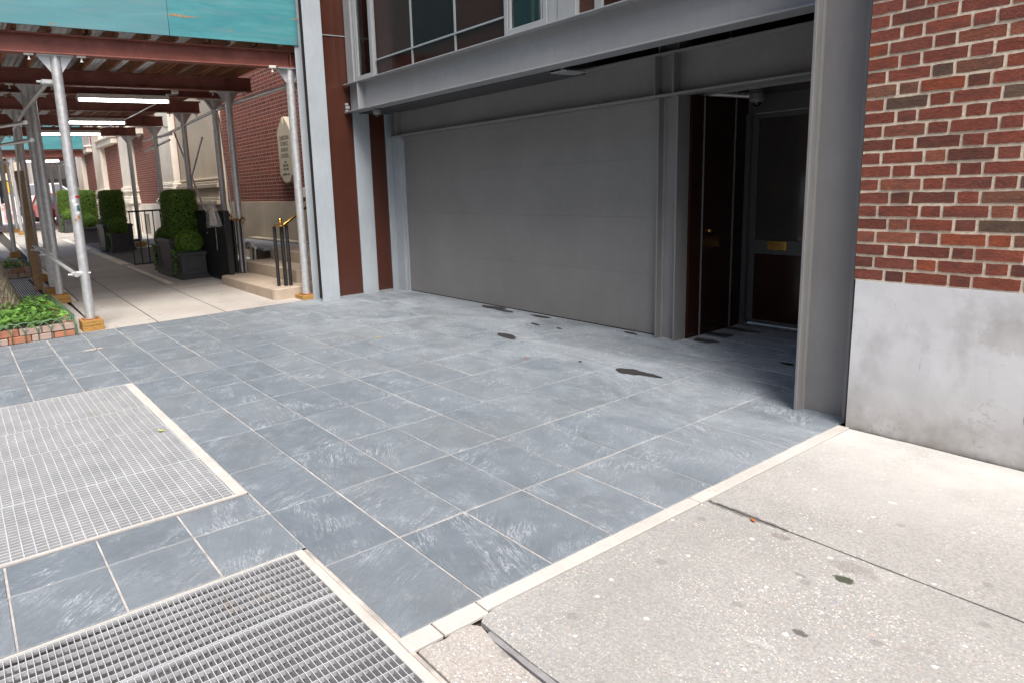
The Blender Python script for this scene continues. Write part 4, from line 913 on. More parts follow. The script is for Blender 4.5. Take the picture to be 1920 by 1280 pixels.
copy_tree(hp, (-30.3, 3.92, zs(-30.3)), 'farthest tall clipped hedge, half hidden by the nearest scaffold post')
copy_tree(sp_, (-29.6, 3.85, zs(-29.6)), 'farthest round boxwood, behind the nearest scaffold post')

# ================================================================= SIDEWALK SHED (scaffold)
sh = thing('sidewalk_shed', 'nearest sidewalk shed with green plywood fascia and red beams', 'scaffold', (-9.18, 2.7, 0))
BX = [-9.18, -11.78, -12.70, -14.75, -17.7, -20.6]; PY = (1.28, 4.22); ZB = 3.235
for i, x in enumerate(BX):
    zb_ = ZB+(.03 if i in (1, 2) else 0)
    m = MB(); y0, y1 = -1.2, 4.62; th = .016
    m.box(x-.075, x+.075, y0, y1, zb_, zb_+th, bev=.003); m.box(x-.075, x+.075, y0, y1, zb_+.225-th, zb_+.225, bev=.003); m.box(x-.006, x+.006, y0, y1, zb_+th, zb_+.225-th)
    m.box(x+.006, x+.07, 4.17, 4.182, zb_+th, zb_+.225-th)
    m.build('cross_beam', M['redox'], sh)
rj = random.Random(3)
y = -1.1
while y < 4.55:
    m = MB(); ex = rj.uniform(0, .05); z0 = ZB+.257; 
    m.box(-9.13+ex, -21.2, y, y+.042, z0+.002, z0+.142); 
    m.build('joist', M['joist'], sh)
    if rj.random() < .35:
        m = MB(); m.box(-9.13+ex, -12.5, y+.075, y+.115, z0+.002, z0+.140); m.build('joist', M['joist'], sh)
    y += rj.uniform(.29, .38)
m = MB(); n = 150; z0 = ZB+.405
for i in range(n):
    y0 = -1.2+5.85*i/n; y1 = -1.2+5.85*(i+1)/n; za = z0+(.012 if i % 2 else 0); zb_ = z0+(0 if i % 2 else .012)
    m.face([(-21.3, y0, za), (-9.05, y0, za), (-9.05, y1, zb_), (-21.3, y1, zb_)])
m.build('deck', M['deck'], sh, fix=False)
def ply(x0, x1, y0, y1, z0, z1): m = MB(); m.box(x0, x1, y0, y1, z0, z1, bev=.002); return m.build('fascia_panel', M['ply'], sh)
ply(-9.022, -9.0, -1.2, 2.546, 3.512, 4.74); ply(-9.022, -9.0, 2.552, 4.262, 3.512, 4.74)
ply(-21.3, -9.03, -1.225, -1.2, 3.512, 4.74); ply(-21.3, -21.28, -1.19, 4.6, 3.6, 4.74)
q0 = at(317, 27, X=-8.999); q1 = at(392, 34, X=-8.999); m = MB(); m.face([(-8.9985, q0.y, q0.z+.012), (-8.9985, q0.y+.25, q0.z-.004), (-8.9985, q1.y-.1, q1.z-.004), (-8.9985, q0.y+.2, q0.z-.022), (-8.9985, q0.y, q0.z-.016)]); m.build('paint_chip', M['plank'], sh)
for pts in ([(546, 35), (559, 36), (559, 38), (546, 37)], [(93, 43), (103, 44), (100, 48), (96, 47)], [(430, 57), (434, 58), (433, 62)], [(553, 79), (556, 79), (556, 83), (552, 83)]):
    m = MB(); m.face([(-8.9984, at(a, b, X=-8.9984).y, at(a, b, X=-8.9984).z) for a, b in pts]); m.build('paint_chip', M['plank'], sh)
def post(x, y, zt=None, lean=0, r=.057, blk=True, parent=sh, z0=None, gus=True):
    zb_ = (zs(x) if z0 is None else z0); zt = zt or ZB; hb = (blk if blk is not True else .13) if blk else .0
    m = MB(); m.cyl((x, y, zb_+hb+.01), (x+lean, y, zt-.012), r, n=20); p = m.build('post', M['galv'], parent)
    if gus:
        m = MB(); m.box(x+lean-.07, x+lean+.07, y-.19, y+.19, zt-.012, zt-.001); m.build('top_plate', M['galv'], p)
        m = MB(); xx_ = x+lean
        for s_ in (-1, 1): m.prism([(y+s_*r*.9, zt-.013), (y+s_*.185, zt-.013), (y+s_*r*.9, zt-.20)], xx_-.005, xx_+.005, 'x')
        m.build_each('gusset', M['galv'], p)
        for s_ in (-1, 1):
            m = MB(); m.box(xx_+.03, xx_+.08, y+s_*.27-.05, y+s_*.27+.05, zt-.02, zt+.016, bev=.004); m.cyl((xx_+.055, y+s_*.27, zt-.07), (xx_+.055, y+s_*.27, zt-.02), .009, n=8); m.cyl((xx_+.055, y+s_*.27, zt-.07), (xx_+.055, y+s_*.27, zt-.05), .02, .008, n=8); m.build('beam_clamp', M['lamp'], p)
    if blk:
        m = MB(); m.box(x-.085, x+.085, y-.085, y+.085, zb_+hb, zb_+hb+.012); m.build('base_plate', M['joist'], p)
        for k in ((0, 1) if hb > .1 else (0,)):
            m = MB(); o = rj.uniform(-.01, .01); m.box(x-.14+o, x+.14+o, y-.12, y+.12, zb_+.004+k*.064, zb_+.064+k*.066, bev=.004); m.build('timber_block', M['block'], p)
    return p
post(-9.20, 1.275); post(-11.80, 1.26, ZB+.03); post(-12.72, 1.27, ZB+.03); post(-14.78, 1.28); post(-20.6, 1.3)
post(-9.17, 4.17, blk=.066); post(-11.80, 4.20, ZB+.03, z0=.17, blk=False); post(-12.85, 4.30, ZB+.03, blk=False); post(-14.9, 4.30, blk=False); post(-17.9, 4.45, blk=False); post(-20.6, 4.4)
# torn stickers on the nearest post
rs = random.Random(2)
for i, (z_, w_, mt) in enumerate(((1.62, .9, 'redp'), (1.57, .8, 'white'), (1.53, 1.0, 'white'), (1.50, .5, 'teal'), (1.47, .7, 'teal'), (1.43, .6, 'white'), (1.38, .5, 'orange'), (1.35, .6, 'plank'))):
    m = MB(); a0 = -.35+rs.uniform(-.5, .5); R2 = .0582+.0003*i; n = 5
    for k in range(n):
        a_, b_ = a0+w_*k/n, a0+w_*(k+1)/n; h1, h2 = rs.uniform(.004, .022), rs.uniform(.004, .022)
        m.face([(-9.20+R2*math.cos(a_), 1.275+R2*math.sin(a_), z_-h1), (-9.20+R2*math.cos(b_), 1.275+R2*math.sin(b_), z_-h2), (-9.20+R2*math.cos(b_), 1.275+R2*math.sin(b_), z_+h1), (-9.20+R2*math.cos(a_), 1.275+R2*math.sin(a_), z_+h2)])
    m.build('torn_sticker', M[mt], sh)
# pipe braces
def pipe(a, b, r=.024, mat='galv', nm='brace_pipe', parent=sh): m = MB(); m.cyl(a, b, r, n=12); return m.build(nm, M[mat], parent)
def clamp(p, parent): m = MB(); p = Vector(p); m.box(p.x-.05, p.x+.05, p.y-.075, p.y+.075, p.z-.028, p.z+.028, bev=.01); m.cyl(p+Vector((.03, -.12, 0)), p+Vector((.03, .13, 0)), .014, n=8); m.build('clamp', M['galv'], parent)
Y1 = 1.19
a = at(140, 437, Y=Y1); b_ = at(40, 437, Y=Y1); 
pp = pipe((-9.05, Y1-.02, .70), (-13.9, Y1-.06, .86), .026); clamp((-9.20, Y1+.02, .70), pp); clamp((-11.8, Y1-.02, .79), pp); clamp((-12.7, Y1-.04, .82), pp)
a = at(93, 155, Y=1.2); d0 = Vector((a.x, 1.18, a.z)); b2 = at(46, 208, Y=1.1); c2 = at(26, 243, Y=1.05)
pp = pipe(d0, (b2.x, 1.1, b2.z)); pp2 = pipe((b2.x, 1.1, b2.z), (c2.x, 1.05, c2.z)); clamp(d0, pp)
e1 = at(54, 490, Y=1.05); pipe((c2.x, 1.05, c2.z), (e1.x, 1.05, e1.z), .02)
f0 = at(47, 200, Y=1.12); f1 = at(30, 400, Y=1.12)
pipe(at(0, 273, Y=1.0), at(60, 263, Y=1.0), .026); pipe(at(0, 238, Y=.9), at(48, 230, Y=.95), .026)
# long pipe along the building side and cross braces
a = at(545, 160, Y=4.25); b_ = at(420, 200, Y=4.28); c_ = at(330, 245, Y=4.32); pp = pipe(a, b_, .027); clamp(a, pp); clamp(b_, pp); pipe(b_, at(300, 258, Y=4.35), .026)
pipe(at(318, 263, Y=4.5), at(272, 285, Y=4.5), .026); pipe(at(322, 252, Y=4.5), at(268, 264, Y=4.5), .026)
pipe(at(326, 248, Y=4.34), at(384, 395, Y=4.34), .018); pipe(at(379, 258, Y=4.34), at(352, 362, Y=4.34), .018)
# conduit feeding the lamps
cp = [at(312, 178, Y=3.35), at(368, 179, Y=4.10), at(378, 183, Y=4.12), at(407, 212, Y=4.15), at(411, 224, Y=4.15), at(437, 415, Y=4.10)]
m = MB(); m.tube(cp, .014, 8); m.build('conduit', M['galv'], sh)
bx_ = at(328, 173, Y=3.5); m = MB(); m.box(bx_.x-.05, bx_.x+.05, bx_.y-.05, bx_.y+.05, bx_.z-.03, bx_.z+.05, bev=.006); m.build('conduit_box', M['lamp'], sh)
m = MB(); m.tube([at(302, 190, Y=3.3), at(240, 222, Y=3.5), at(205, 237, Y=3.4), at(186, 240, Y=3.4)], .014, 8); m.build('conduit', M['galv'], sh)
# timber plank leaning in the post row
tp = thing('timber_plank', 'brown timber plank strapped upright between the galvanised scaffold posts', 'plank', (-13.6, 1.15, .06))
a = at(90, 470, Y=1.17); b_ = at(54, 318, Y=1.17)
def plk(m, p, q, w, d):
    p = Vector(p); q = Vector(q); u = (q-p).normalized(); s1 = Vector((1, 0, 0)); s1 = (s1-u*s1.dot(u)).normalized(); s2 = u.cross(s1); vs = []
    for o in (p, q):
        for i, j in ((-1, -1), (1, -1), (1, 1), (-1, 1)): vs.append(o+s1*w*i+s2*d*j)
    m.mesh(vs, [(0, 3, 2, 1), (4, 5, 6, 7), (0, 1, 5, 4), (1, 2, 6, 5), (2, 3, 7, 6), (3, 0, 4, 7)])
m = MB(); plk(m, (-13.45, 1.13, .07), (-13.62, 1.10, 1.95), .075, .06); m.build('board', M['plank'], tp)
m = MB(); plk(m, (-13.62, 1.10, 1.951), (-13.63, 1.10, 2.10), .085, .068); m.build('end_block', M['plank'], tp)

# fluorescent lamps below the beams
def lamp(x, y0, y1, z, label):
    t = thing('fluorescent_light', label, 'lamp', (x, (y0+y1)/2, z), 'fluorescent lights hung under the sidewalk shed')
    m = MB(); m.box(x-.055, x+.055, y0, y1, z-.045, z+.03, bev=.006); m.build('housing', M['lamp'], t)
    m = MB(); m.cyl((x+.02, y0+.03, z-.068), (x+.02, y1-.03, z-.068), .028, n=14); m.build('tube', M['tube'], t)
    m = MB(); m.box(x-.03, x+.03, y0-.004, y0+.03, z-.10, z-.04, bev=.004); m.box(x-.03, x+.03, y1-.03, y1+.004, z-.10, z-.04, bev=.004); m.build('end_cap', M['lamp'], t)
lamp(-12.55, 1.98, 3.42, 3.235, 'nearest fluorescent light under the red shed beams')
lamp(-16.1, 2.15, 3.42, 3.215, 'middle fluorescent light, half hidden behind the nearest post')
lamp(-19.0, 2.05, 3.43, 3.215, 'farthest fluorescent light of the near shed, above the hedges')

# second shed beyond
s2 = thing('sidewalk_shed', 'farther sidewalk shed with green fascia near the parked cars', 'scaffold', (-30.2, 3, .35))
m = MB(); m.box(-30.25, -30.2, -4, 4.75, 3.50, 4.9); m.build('fascia_panel', M['ply'], s2)
m = MB(); m.box(-30.55, -30.38, -4, 4.75, 3.22, 3.46); m.build('cross_beam', M['redox'], s2)
m = MB(); m.box(-33.6, -33.45, -4, 4.75, 3.22, 3.46); m.build('cross_beam', M['redox'], s2)
m = MB(); m.box(-38, -30.27, -4, 4.75, 3.50, 3.56); m.build('deck', M['redox'], s2)
for (px, py) in ((42, 441), (33, 436), (110, 424), (124, 420)):
    p = ats(px, py); post(p.x, p.y, 3.21, r=.06, parent=s2)
def lamp2(px0, px1, py, Z, label):
    a = at(px0, py, Z=Z); b = at(px1, py, Z=Z); t = thing('fluorescent_light', label, 'lamp', (a.x, (a.y+b.y)/2, Z), 'fluorescent lights hung under the farther shed')
    m = MB(); m.box(a.x-.06, a.x+.06, a.y, b.y, Z, Z+.07); m.build('housing', M['lamp'], t); m = MB(); m.cyl((a.x, a.y, Z-.03), (a.x, b.y, Z-.03), .035, n=10); m.build('tube', M['tube'], t)
lamp2(46, 107, 302, 3.14, 'yellowish far light close under the farther shed'); 

# ================================================================= TREE PITS
def treebed(name, label, x0, x1, y0, y1, seed, nleaf, hoops=True, h=.16):
    t = thing(name, label, 'tree bed', ((x0+x1)/2, (y0+y1)/2, zs((x0+x1)/2)), 'brick edged tree beds'); Z = zs((x0+x1)/2); r = random.Random(seed)
    m = MB(); m.box(x0+.08, x1-.08, y0+.08, y1-.08, Z, Z+h-.04); m.build('soil', M['soil'], t)
    for (a, b, c, d, ax) in ((x1-.10, x1, y0, y1, 'y'), (x0, x0+.10, y0, y1, 'y'), (x0+.1, x1-.1, y1-.10, y1, 'x'), (x0+.1, x1-.1, y0, y0+.10, 'x')):
        L_ = (d-c) if ax == 'y' else (b-a); n = max(1, round(L_/.215))
        for row in range(2):
            mA = MB(); mB = MB()
            for i in range(n):
                f0, f1 = (i+(.5 if row else 0))/n, (i+1+(.5 if row else 0))/n; f1 = min(f1, 1)
                if f0 >= 1: continue
                mm = mA if r.random() < .5 else mB; o = r.uniform(-.006, .006); zz0, zz1 = Z+row*h/2+.003, Z+(row+1)*h/2-.002
                if ax == 'y': mm.box(a+o, b+o, c+L_*f0+.004, c+L_*f1-.004, zz0, zz1+r.uniform(-.004, .004), bev=.008)
                else: mm.box(a+L_*f0+.004, a+L_*f1-.004, c+o, d+o, zz0, zz1+r.uniform(-.004, .004), bev=.008)
            if mA.v: mA.build_each('edging_brick', M['oldbrick'], t)
            if mB.v: mB.build_each('edging_brick', M['oldbrick2'], t)
    m = MB()
    for _ in range(nleaf):
        x = r.uniform(x0+.02, x1-.02); y = r.uniform(y0+.02, y1-.03); k = r.random(); z = Z+h+.01+.13*k*(0.4+.6*math.sin(x*5)**2)
        # a lobed ivy leaf: five points
        s = r.uniform(.022, .048); yaw = r.uniform(0, 6.28); tl = Vector((r.gauss(0, .4), r.gauss(0, .4), 1)).normalized(); a_ = tl.orthogonal().normalized(); a_.rotate(Matrix.Rotation(yaw, 3, tl)); b_ = tl.cross(a_)
        pts = [(-1, 0), (-.35, -.35), (-.35, -.95), (.1, -.45), (1.1, 0), (.1, .45), (-.35, .95), (-.35, .35)]
        c = max(0, min(1, r.gauss(.45, .25))); m.face([Vector((x, y, z))+a_*(u*s)+b_*(v*s) for u, v in pts], (c, c, c))
    m.build('ivy', M['ivy'], t, fix=False)
    if hoops:
        def hoop(p, q, hh=.26, r_=.006):
            p = Vector(p); q = Vector(q); pts = [p]
            R0 = (q-p).length/2
            for i in range(0, 13): a = math.pi*i/12; c_ = (p+q)/2; pts.append(c_-(q-p)/2*math.cos(a)+Vector((0, 0, hh-R0+R0*math.sin(a))))
            pts.append(q); return pts
        m = MB(); y = y1+.01
        while y > y0-.1: m.tube(hoop((x1+.022, y, Z), (x1+.022, y-.265, Z), .235), .0055, 6); y -= .1325
        x = x1; 
        while x > x0: m.tube(hoop((x, y1+.02, Z), (x-.265, y1+.02, Z), .235), .0055, 6); x -= .1325
        y = y1
        while y > y0: m.tube(hoop((x0-.02, y, Z), (x0-.02, y-.265, Z), .235), .0055, 6); y -= .1325
        m.build('hoop_fence', M['greenw'], t)
    return t
treebed('tree_bed', 'brick edged ivy bed touching the slate, round the big tree', -11.25, -8.93, -.55, 1.06, 2, 2400)
treebed('tree_bed', 'smaller brick bed with low ivy behind the tree trunk', -17.3, -15.62, .1, 1.22, 9, 420, True, .20)
treebed('tree_bed', 'farthest brick bed beyond the smooth bluestone slab', -23.8, -22.4, -.1, 1.02, 19, 160, False, .22)
# tree trunk leaning over the kerb
tr = thing('street_tree', 'thick street tree with rough bark and a rotten hollow foot', 'tree', (-10.9, .28, .1))
m = MB(); rt = random.Random(8)
def ringpts(c, r, n, seed, amp):
    o = []
    for i in range(n):
        a = 2*math.pi*i/n; q = r*(1+amp*math.sin(3*a+seed)+amp*.6*math.sin(7*a+seed*2)+amp*.5*math.sin(11*a)); o.append(Vector((c[0]+q*math.cos(a), c[1]+q*math.sin(a), c[2])))
    return o
cl = [((-10.95, .33, .05), .46), ((-10.95, .32, .17), .40), ((-10.95, .31, .34), .34), ((-10.95, .28, .60), .275), ((-10.95, .25, .9), .245), ((-10.95, .17, 1.4), .22), ((-10.95, .02, 2.1), .205), ((-10.95, -.25, 3.0), .19), ((-10.9, -.45, 4.2), .17), ((-10.85, -.6, 5.2), .14)]
nn = 40; rings = [ringpts(c, r, nn, i*.25, .05 if i > 1 else .10) for i, (c, r) in enumerate(cl)]
vs = [p for rg_ in rings for p in rg_]; fs = [(i*nn+j, i*nn+(j+1) % nn, (i+1)*nn+(j+1) % nn, (i+1)*nn+j) for i in range(len(cl)-1) for j in range(nn)]
m.mesh(vs, fs, sm=True); tk = m.build('trunk', M['bark'], tr)
lm = MB(); ends = []
for i in range(9):
    a = i*2.4; z0 = 3.9+i*.18; p0 = Vector((-10.83, -.5, z0)); p1 = p0+Vector((math.cos(a)*1.1-.2, math.sin(a)*.7-.5, .9+.1*i)); p2 = p1+Vector((math.cos(a+.5)*.9, math.sin(a+.5)*.6-.4, .9)); lm.cyl(p0, p1, .06, .035, n=8); lm.cyl(p1, p2, .035, .012, n=8); ends += [p1, p2]
lm.build('limb', M['bark'], tr)
m = MB(); rc = random.Random(4)
def crown():
    e = rc.choice(ends); v = Vector((rc.gauss(0, .45), rc.gauss(0, .42), rc.gauss(0, .35))); return e+v, Vector((rc.gauss(0, 1), rc.gauss(0, 1), 1))
leaves(m, crown, 2600, .06, rc); m.build('crown', M['ivy'], tr, fix=False)
# rotten hollow: split reddish wood at the foot
m = MB()
for i in range(16):
    yy_ = .12+i*.026; h_ = rt.uniform(.10, .28)
    pb_ = Vector((-10.56-abs(i-8)*.010, yy_+.03, .12)); m.cyl(pb_, pb_+Vector((-.05, -.01, h_)), .026, .006, n=6, sm=False)
m.build('rotten_wood', M['joist'], tr)

# utility grate by the far posts
ug = thing('sidewalk_grating', 'dark ribbed grating between the tree trunk and scaffold posts', 'grating', (-13.8, .9, .05))
m = MB(); n = 32
for i in range(n):
    yb = .06+i*.033
    for xa_, xb_ in ((-11.95, -13.5), (-13.55, -15.25)):
        m.mesh([(x, y_, z_+zs(x)) for x in (xa_, xb_) for y_ in (yb, yb+.013) for z_ in (.004, .014)], [(0, 1, 3, 2), (4, 6, 7, 5), (0, 4, 5, 1), (2, 3, 7, 6), (1, 5, 7, 3), (0, 2, 6, 4)])
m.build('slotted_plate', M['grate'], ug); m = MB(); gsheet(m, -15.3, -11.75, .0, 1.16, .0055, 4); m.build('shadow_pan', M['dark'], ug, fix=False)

# plastic leaflet pouch hanging from the building-side post
lp = thing('leaflet_pouch', 'crumpled clear plastic leaflet pouch hanging in front of the black gate', 'pouch', (-12.5, 4.0, .9))
PX = [(384, 377), (398, 375), (404, 374), (418, 425), (392, 428), (384, 400)]
Y = 3.80; m = MB(); rp = random.Random(6); nu, nv = 7, 10
c00, c10, c01, c11 = at(384, 376, Y=Y), at(404, 374, Y=Y), at(391, 428, Y=Y), at(419, 425, Y=Y)
vs = []
for j in range(nv+1):
    for i in range(nu+1):
        u, v = i/nu, j/nv; p = (c00*(1-u)+c10*u)*(1-v)+(c01*(1-u)+c11*u)*v; vs.append(p+Vector((0, -.03+.02*math.sin(u*5+v*3)+rp.uniform(-.006, .006), rp.uniform(-.003, .003))))
m.mesh(vs, [(j*(nu+1)+i, j*(nu+1)+i+1, (j+1)*(nu+1)+i+1, (j+1)*(nu+1)+i) for j in range(nv) for i in range(nu)]); o = m.build('sleeve', M['plastic'], lp, fix=False)
md = o.modifiers.new('thick', 'SOLIDIFY'); md.thickness = .003
m = MB(); a, b, c, d = at(387, 385, Y=Y+.02), at(399, 384, Y=Y+.02), at(408, 422, Y=Y+.02), at(394, 424, Y=Y+.02); m.face([a, b, (b+c)/2+Vector((0, -.02, 0)), c, d, (a+d)/2+Vector((0, .015, 0))]); m.build('leaflet', M['paper'], lp, fix=False)
m = MB(); m.tube([at(404, 374, Y=Y), Vector((-12.8, 4.22, 1.45))], .004, 6); m.tube([at(404, 427, Y=Y), at(408, 470, Y=Y+.03)], .003, 6); m.build('string', M['lamp'], lp)

# ================================================================= STREET END: cars, person, far buildings
def car(name, label, loc, rotz, paint, L_=4.5, H=1.5, suv=False, W=1.8):
    t = thing(name, label, 'car', loc)
    def tf(p): q = Vector(p); q.rotate(Euler((0, 0, rotz))); return q+Vector(loc)
    h = H; bl = .30
    low = [(-L_/2, .32), (-L_/2-.03, .62), (-L_/2+.05, .86*h/1.5), (-L_/2+.25, .95*h/1.5), (L_/2-1.15, .95*h/1.5), (L_/2-.25, .80*h/1.5), (L_/2, .66), (L_/2+.03, .42), (L_/2-.05, .28), (-L_/2+.1, .26)]
    def ext(poly, w0, w1=None, inset=.10):
        m = MB(); n = len(poly); w1 = w1 or w0; vs = [tf((x, -w0/2, z)) for x, z in poly]+[tf((x, w0/2, z)) for x, z in poly]; m.mesh(vs, [tuple(range(n)), tuple(range(2*n-1, n-1, -1))]+[(i, n+i, n+(i+1) % n, (i+1) % n) for i in range(n)]); return m
    o = ext(low, W).build('body', M[paint], t); bv = o.modifiers.new('bevel', 'BEVEL'); bv.width = .07; bv.segments = 3
    back = -L_/2+(.18 if suv else .55)
    cab = [(back, .93*h/1.5), (back+(.15 if suv else .5), h), (L_/2-2.05, h), (L_/2-1.25, .93*h/1.5)]
    m = MB(); n = 4; wi, wo = W*.76, W*.93; vs = [tf((x, -(wo if z < h-.05 else wi)/2, z)) for x, z in cab]+[tf((x, (wo if z < h-.05 else wi)/2, z)) for x, z in cab]
    m.mesh(vs, [tuple(range(n)), tuple(range(2*n-1, n-1, -1))]+[(i, n+i, n+(i+1) % n, (i+1) % n) for i in range(n)]); c = m.build('window_band', M['carglass'], t); 
    m = MB(); vs = []
    for x, yv in ((cab[1][0]-.03, 1), (cab[2][0]+.03, 1)): 
        for s_ in (-1, 1):
            for dz in (-.05, .03): vs.append(tf((x, s_*wi*.52, h+dz)))
    m.mesh(vs, [(0, 1, 3, 2), (4, 6, 7, 5), (0, 4, 5, 1), (2, 3, 7, 6), (1, 5, 7, 3), (0, 2, 6, 4)]); m.build('roof', M[paint], t)
    m = MB()
    for s_ in (-1, 1):
        for (x0, z0), (x1, z1) in ((cab[0], cab[1]), (cab[2], cab[3]), ((.0, .93*h/1.5), (.0, h))):
            w0, w1 = (wo if z0 < h-.05 else wi)/2+.012, (wo if z1 < h-.05 else wi)/2+.012; m.cyl(tf((x0, s_*w0, z0)), tf((x1, s_*w1, z1)), .045, n=6)
    m.build('pillar', M[paint], t)
    for sx in (-L_/2+.85, L_/2-.85):
        for s_ in (-1, 1):
            m = MB(); m.cyl(tf((sx, s_*(W/2-.2), .33)), tf((sx, s_*(W/2+.02), .33)), .33, n=24); wl = m.build('wheel', M['rubber'], t)
            m = MB(); m.cyl(tf((sx, s_*(W/2+.0), .33)), tf((sx, s_*(W/2+.03), .33)), .20, n=20); m.build('rim', M['chrome'], wl)
    for s_ in (-1, 1):
        m = MB(); vs = [tf((L_/2+.035-dx, s_*(W/2-.12-w), z)) for dx in (0, .22) for w in (0, .36) for z in (.60, .75)]; m.mesh(vs, [(0, 1, 3, 2), (4, 6, 7, 5), (0, 4, 5, 1), (2, 3, 7, 6), (1, 5, 7, 3), (0, 2, 6, 4)]); m.build('headlight', M['alu'], t)
        m = MB(); vs = [tf((-L_/2-.04+dx, s_*(W/2-.05-w), z)) for dx in (0, .1) for w in (0, .2) for z in (.68, .9)]; m.mesh(vs, [(0, 1, 3, 2), (4, 6, 7, 5), (0, 4, 5, 1), (2, 3, 7, 6), (1, 5, 7, 3), (0, 2, 6, 4)]); m.build('tail_light', M['redp'], t)
    m = MB(); vs = [tf((L_/2+dx, y_, z)) for dx in (-.02, .045) for y_ in (-.5, .5) for z in (.36, .56)]; m.mesh(vs, [(0, 1, 3, 2), (4, 6, 7, 5), (0, 4, 5, 1), (2, 3, 7, 6), (1, 5, 7, 3), (0, 2, 6, 4)]); m.build('grille', M['blackp'], t)
    return t
c0 = at(98, 424, Z=.42)
car('parked_car', 'red car half hidden by the far clipped hedges', (-39.6, 4.75, .47), math.radians(8), 'redp', 4.4, 1.42)
car('parked_car', 'white van-like car standing in the cross street behind the posts', (-50.5, 5.7, .655), math.radians(86), 'white', 5.0, 1.95, True, 1.95)
# reflected only: cars at the kerb behind the viewer
car('parked_car', 'white car parked at the kerb behind the viewpoint, mirrored in the door', (-9.2, -3.4, -.11), 0, 'white', 4.6, 1.5)
# far buildings
def far_building(label, x0, x1, y0, y1, h, mat, nx, nz, face, zb=.4):
    t = thing('far_building', label, 'building', ((x0+x1)/2, (y0+y1)/2, zb)); m = MB(); m.box(x0, x1, y0, y1, zb-.6, h); m.build('wall', M[mat], t)
    for i in range(nx):
        for k in range(nz):
            z0 = zb+.9+k*3.4; 
            if z0+1.9 > h: continue
            m = MB()
            if face == 'x': a = y0+(y1-y0)*(i+.28)/nx; b = y0+(y1-y0)*(i+.72)/nx; m.box(x1-.02, x1+.03, a, b, z0, z0+1.9)
            else: a = x0+(x1-x0)*(i+.28)/nx; b = x0+(x1-x0)*(i+.72)/nx; m.box(a, b, y1-.02, y1+.03, z0, z0+1.9)
            w_ = m.build('window', M['black'], t)
            m = MB()
            if face == 'x': m.box(x1+.03, x1+.12, a-.1, b+.1, z0-.18, z0)
            else: m.box(a-.1, b+.1, y1+.03, y1+.12, z0-.18, z0)
            m.build('sill', M['lime'], w_)
    return t
far_building('pale stone building closing the far end of the street', -75, -62, -12, 5.2, 22, 'farwall', 6, 5, 'x')
far_building('grey building far away with a dark awning at street level', -72, -60, 5.6, 30, 18, 'farwall2', 8, 4, 'x')
far_building('long pale building across the street behind the viewpoint', -11, 40, -30, -16.2, 18, 'farwall', 13, 5, 'y', 0)
far_building('tall dark brick building across the street, opposite the scaffold', -60, -11.3, -30, -16.4, 15, 'redox', 14, 4, 'y', 0)
t = thing('awning', 'dark awning over a far entrance behind the second shed', 'awning', (-56, 7, 2.6)); m = MB(); m.prism([(-58.5, 4.9), (-54.5, 3.0), (-54.5, 2.4), (-58.5, 2.6)], 5.6, 11, 'y'); m.build('canopy', M['blackp'], t)
m = MB()
for yv in (6.5, 8.5): m.cyl((-54.6, yv, .4), (-54.6, yv, 2.9), .05, n=8)
m.build('pole', M['lamp'], t)
# traffic light at the far corner
t = thing('traffic_light', 'yellow traffic signal box far beyond the tree', 'signal', (-40, 1.2, .4))
q = at(4, 312, X=-38.); m = MB(); m.box(q.x-.16, q.x+.16, q.y-.5, q.y+.16, q.z-.34, q.z+.36, bev=.02); m.build('signal_box', M['yellow'], t)
m = MB(); m.cyl((q.x, q.y-.4, .4), (q.x, q.y-.4, q.z+.5), .07, n=10); m.build('pole', M['lamp'], t)
t = thing('street_sign', 'small yellow cabinet on a post beside the far scaffold posts', 'sign', (-45, 2.8, .4))
q = at(15, 352, X=-45.); m = MB(); m.box(q.x-.1, q.x+.1, q.y-.22, q.y+.22, q.z-.3, q.z+.3, bev=.02); m.build('cabinet', M['yellow'], t); m = MB(); m.cyl((q.x, q.y, .5), (q.x, q.y, q.z-.28), .05, n=8); m.build('pole', M['lamp'], t)
# teal bench screen and a person sitting at a low white table, far left
t = thing('screen_panel', 'dark teal cloth screen beside the seated person', 'screen', (-44, 1.6, .5))
q0 = at(-12, 372, X=-44.); q1 = at(3, 396, X=-44.); m = MB(); m.box(-44.05, -44, q0.y, q1.y, .55, q0.z, bev=.01); m.build('cloth', M['teal'], t)
m = MB(); m.cyl((-44, q1.y, .5), (-44, q1.y, q0.z+.05), .03, n=8); m.build('pole', M['lamp'], t)
pc = at(13, 396, X=-42.); X0, Y0, Z0 = -42., pc.y, .5
def skin_fig(name, joints, edges, mat, parent):
    me = bpy.data.meshes.new(name); off = Vector(parent['_o']); me.from_pydata([tuple(Vector(j[0])-off) for j in joints], edges, []); o = bpy.data.objects.new(name, me); COL.objects.link(o); o.parent = parent
    md = o.modifiers.new('skin', 'SKIN'); md.use_smooth_shade = True
    for i, j in enumerate(joints): me.skin_vertices[0].data[i].radius = (j[1], j[1]*(j[2] if len(j) > 2 else 1)); 
    me.skin_vertices[0].data[0].use_root = True
    sb_ = o.modifiers.new('sub', 'SUBSURF'); sb_.levels = 2; sb_.render_levels = 2; me.materials.append(mat); return o
ps = thing('person', 'person in pale shirt sitting on a box across the road', 'person', (X0, Y0, Z0))
def V(x, y, z): return (X0+x, Y0+y, Z0+z)
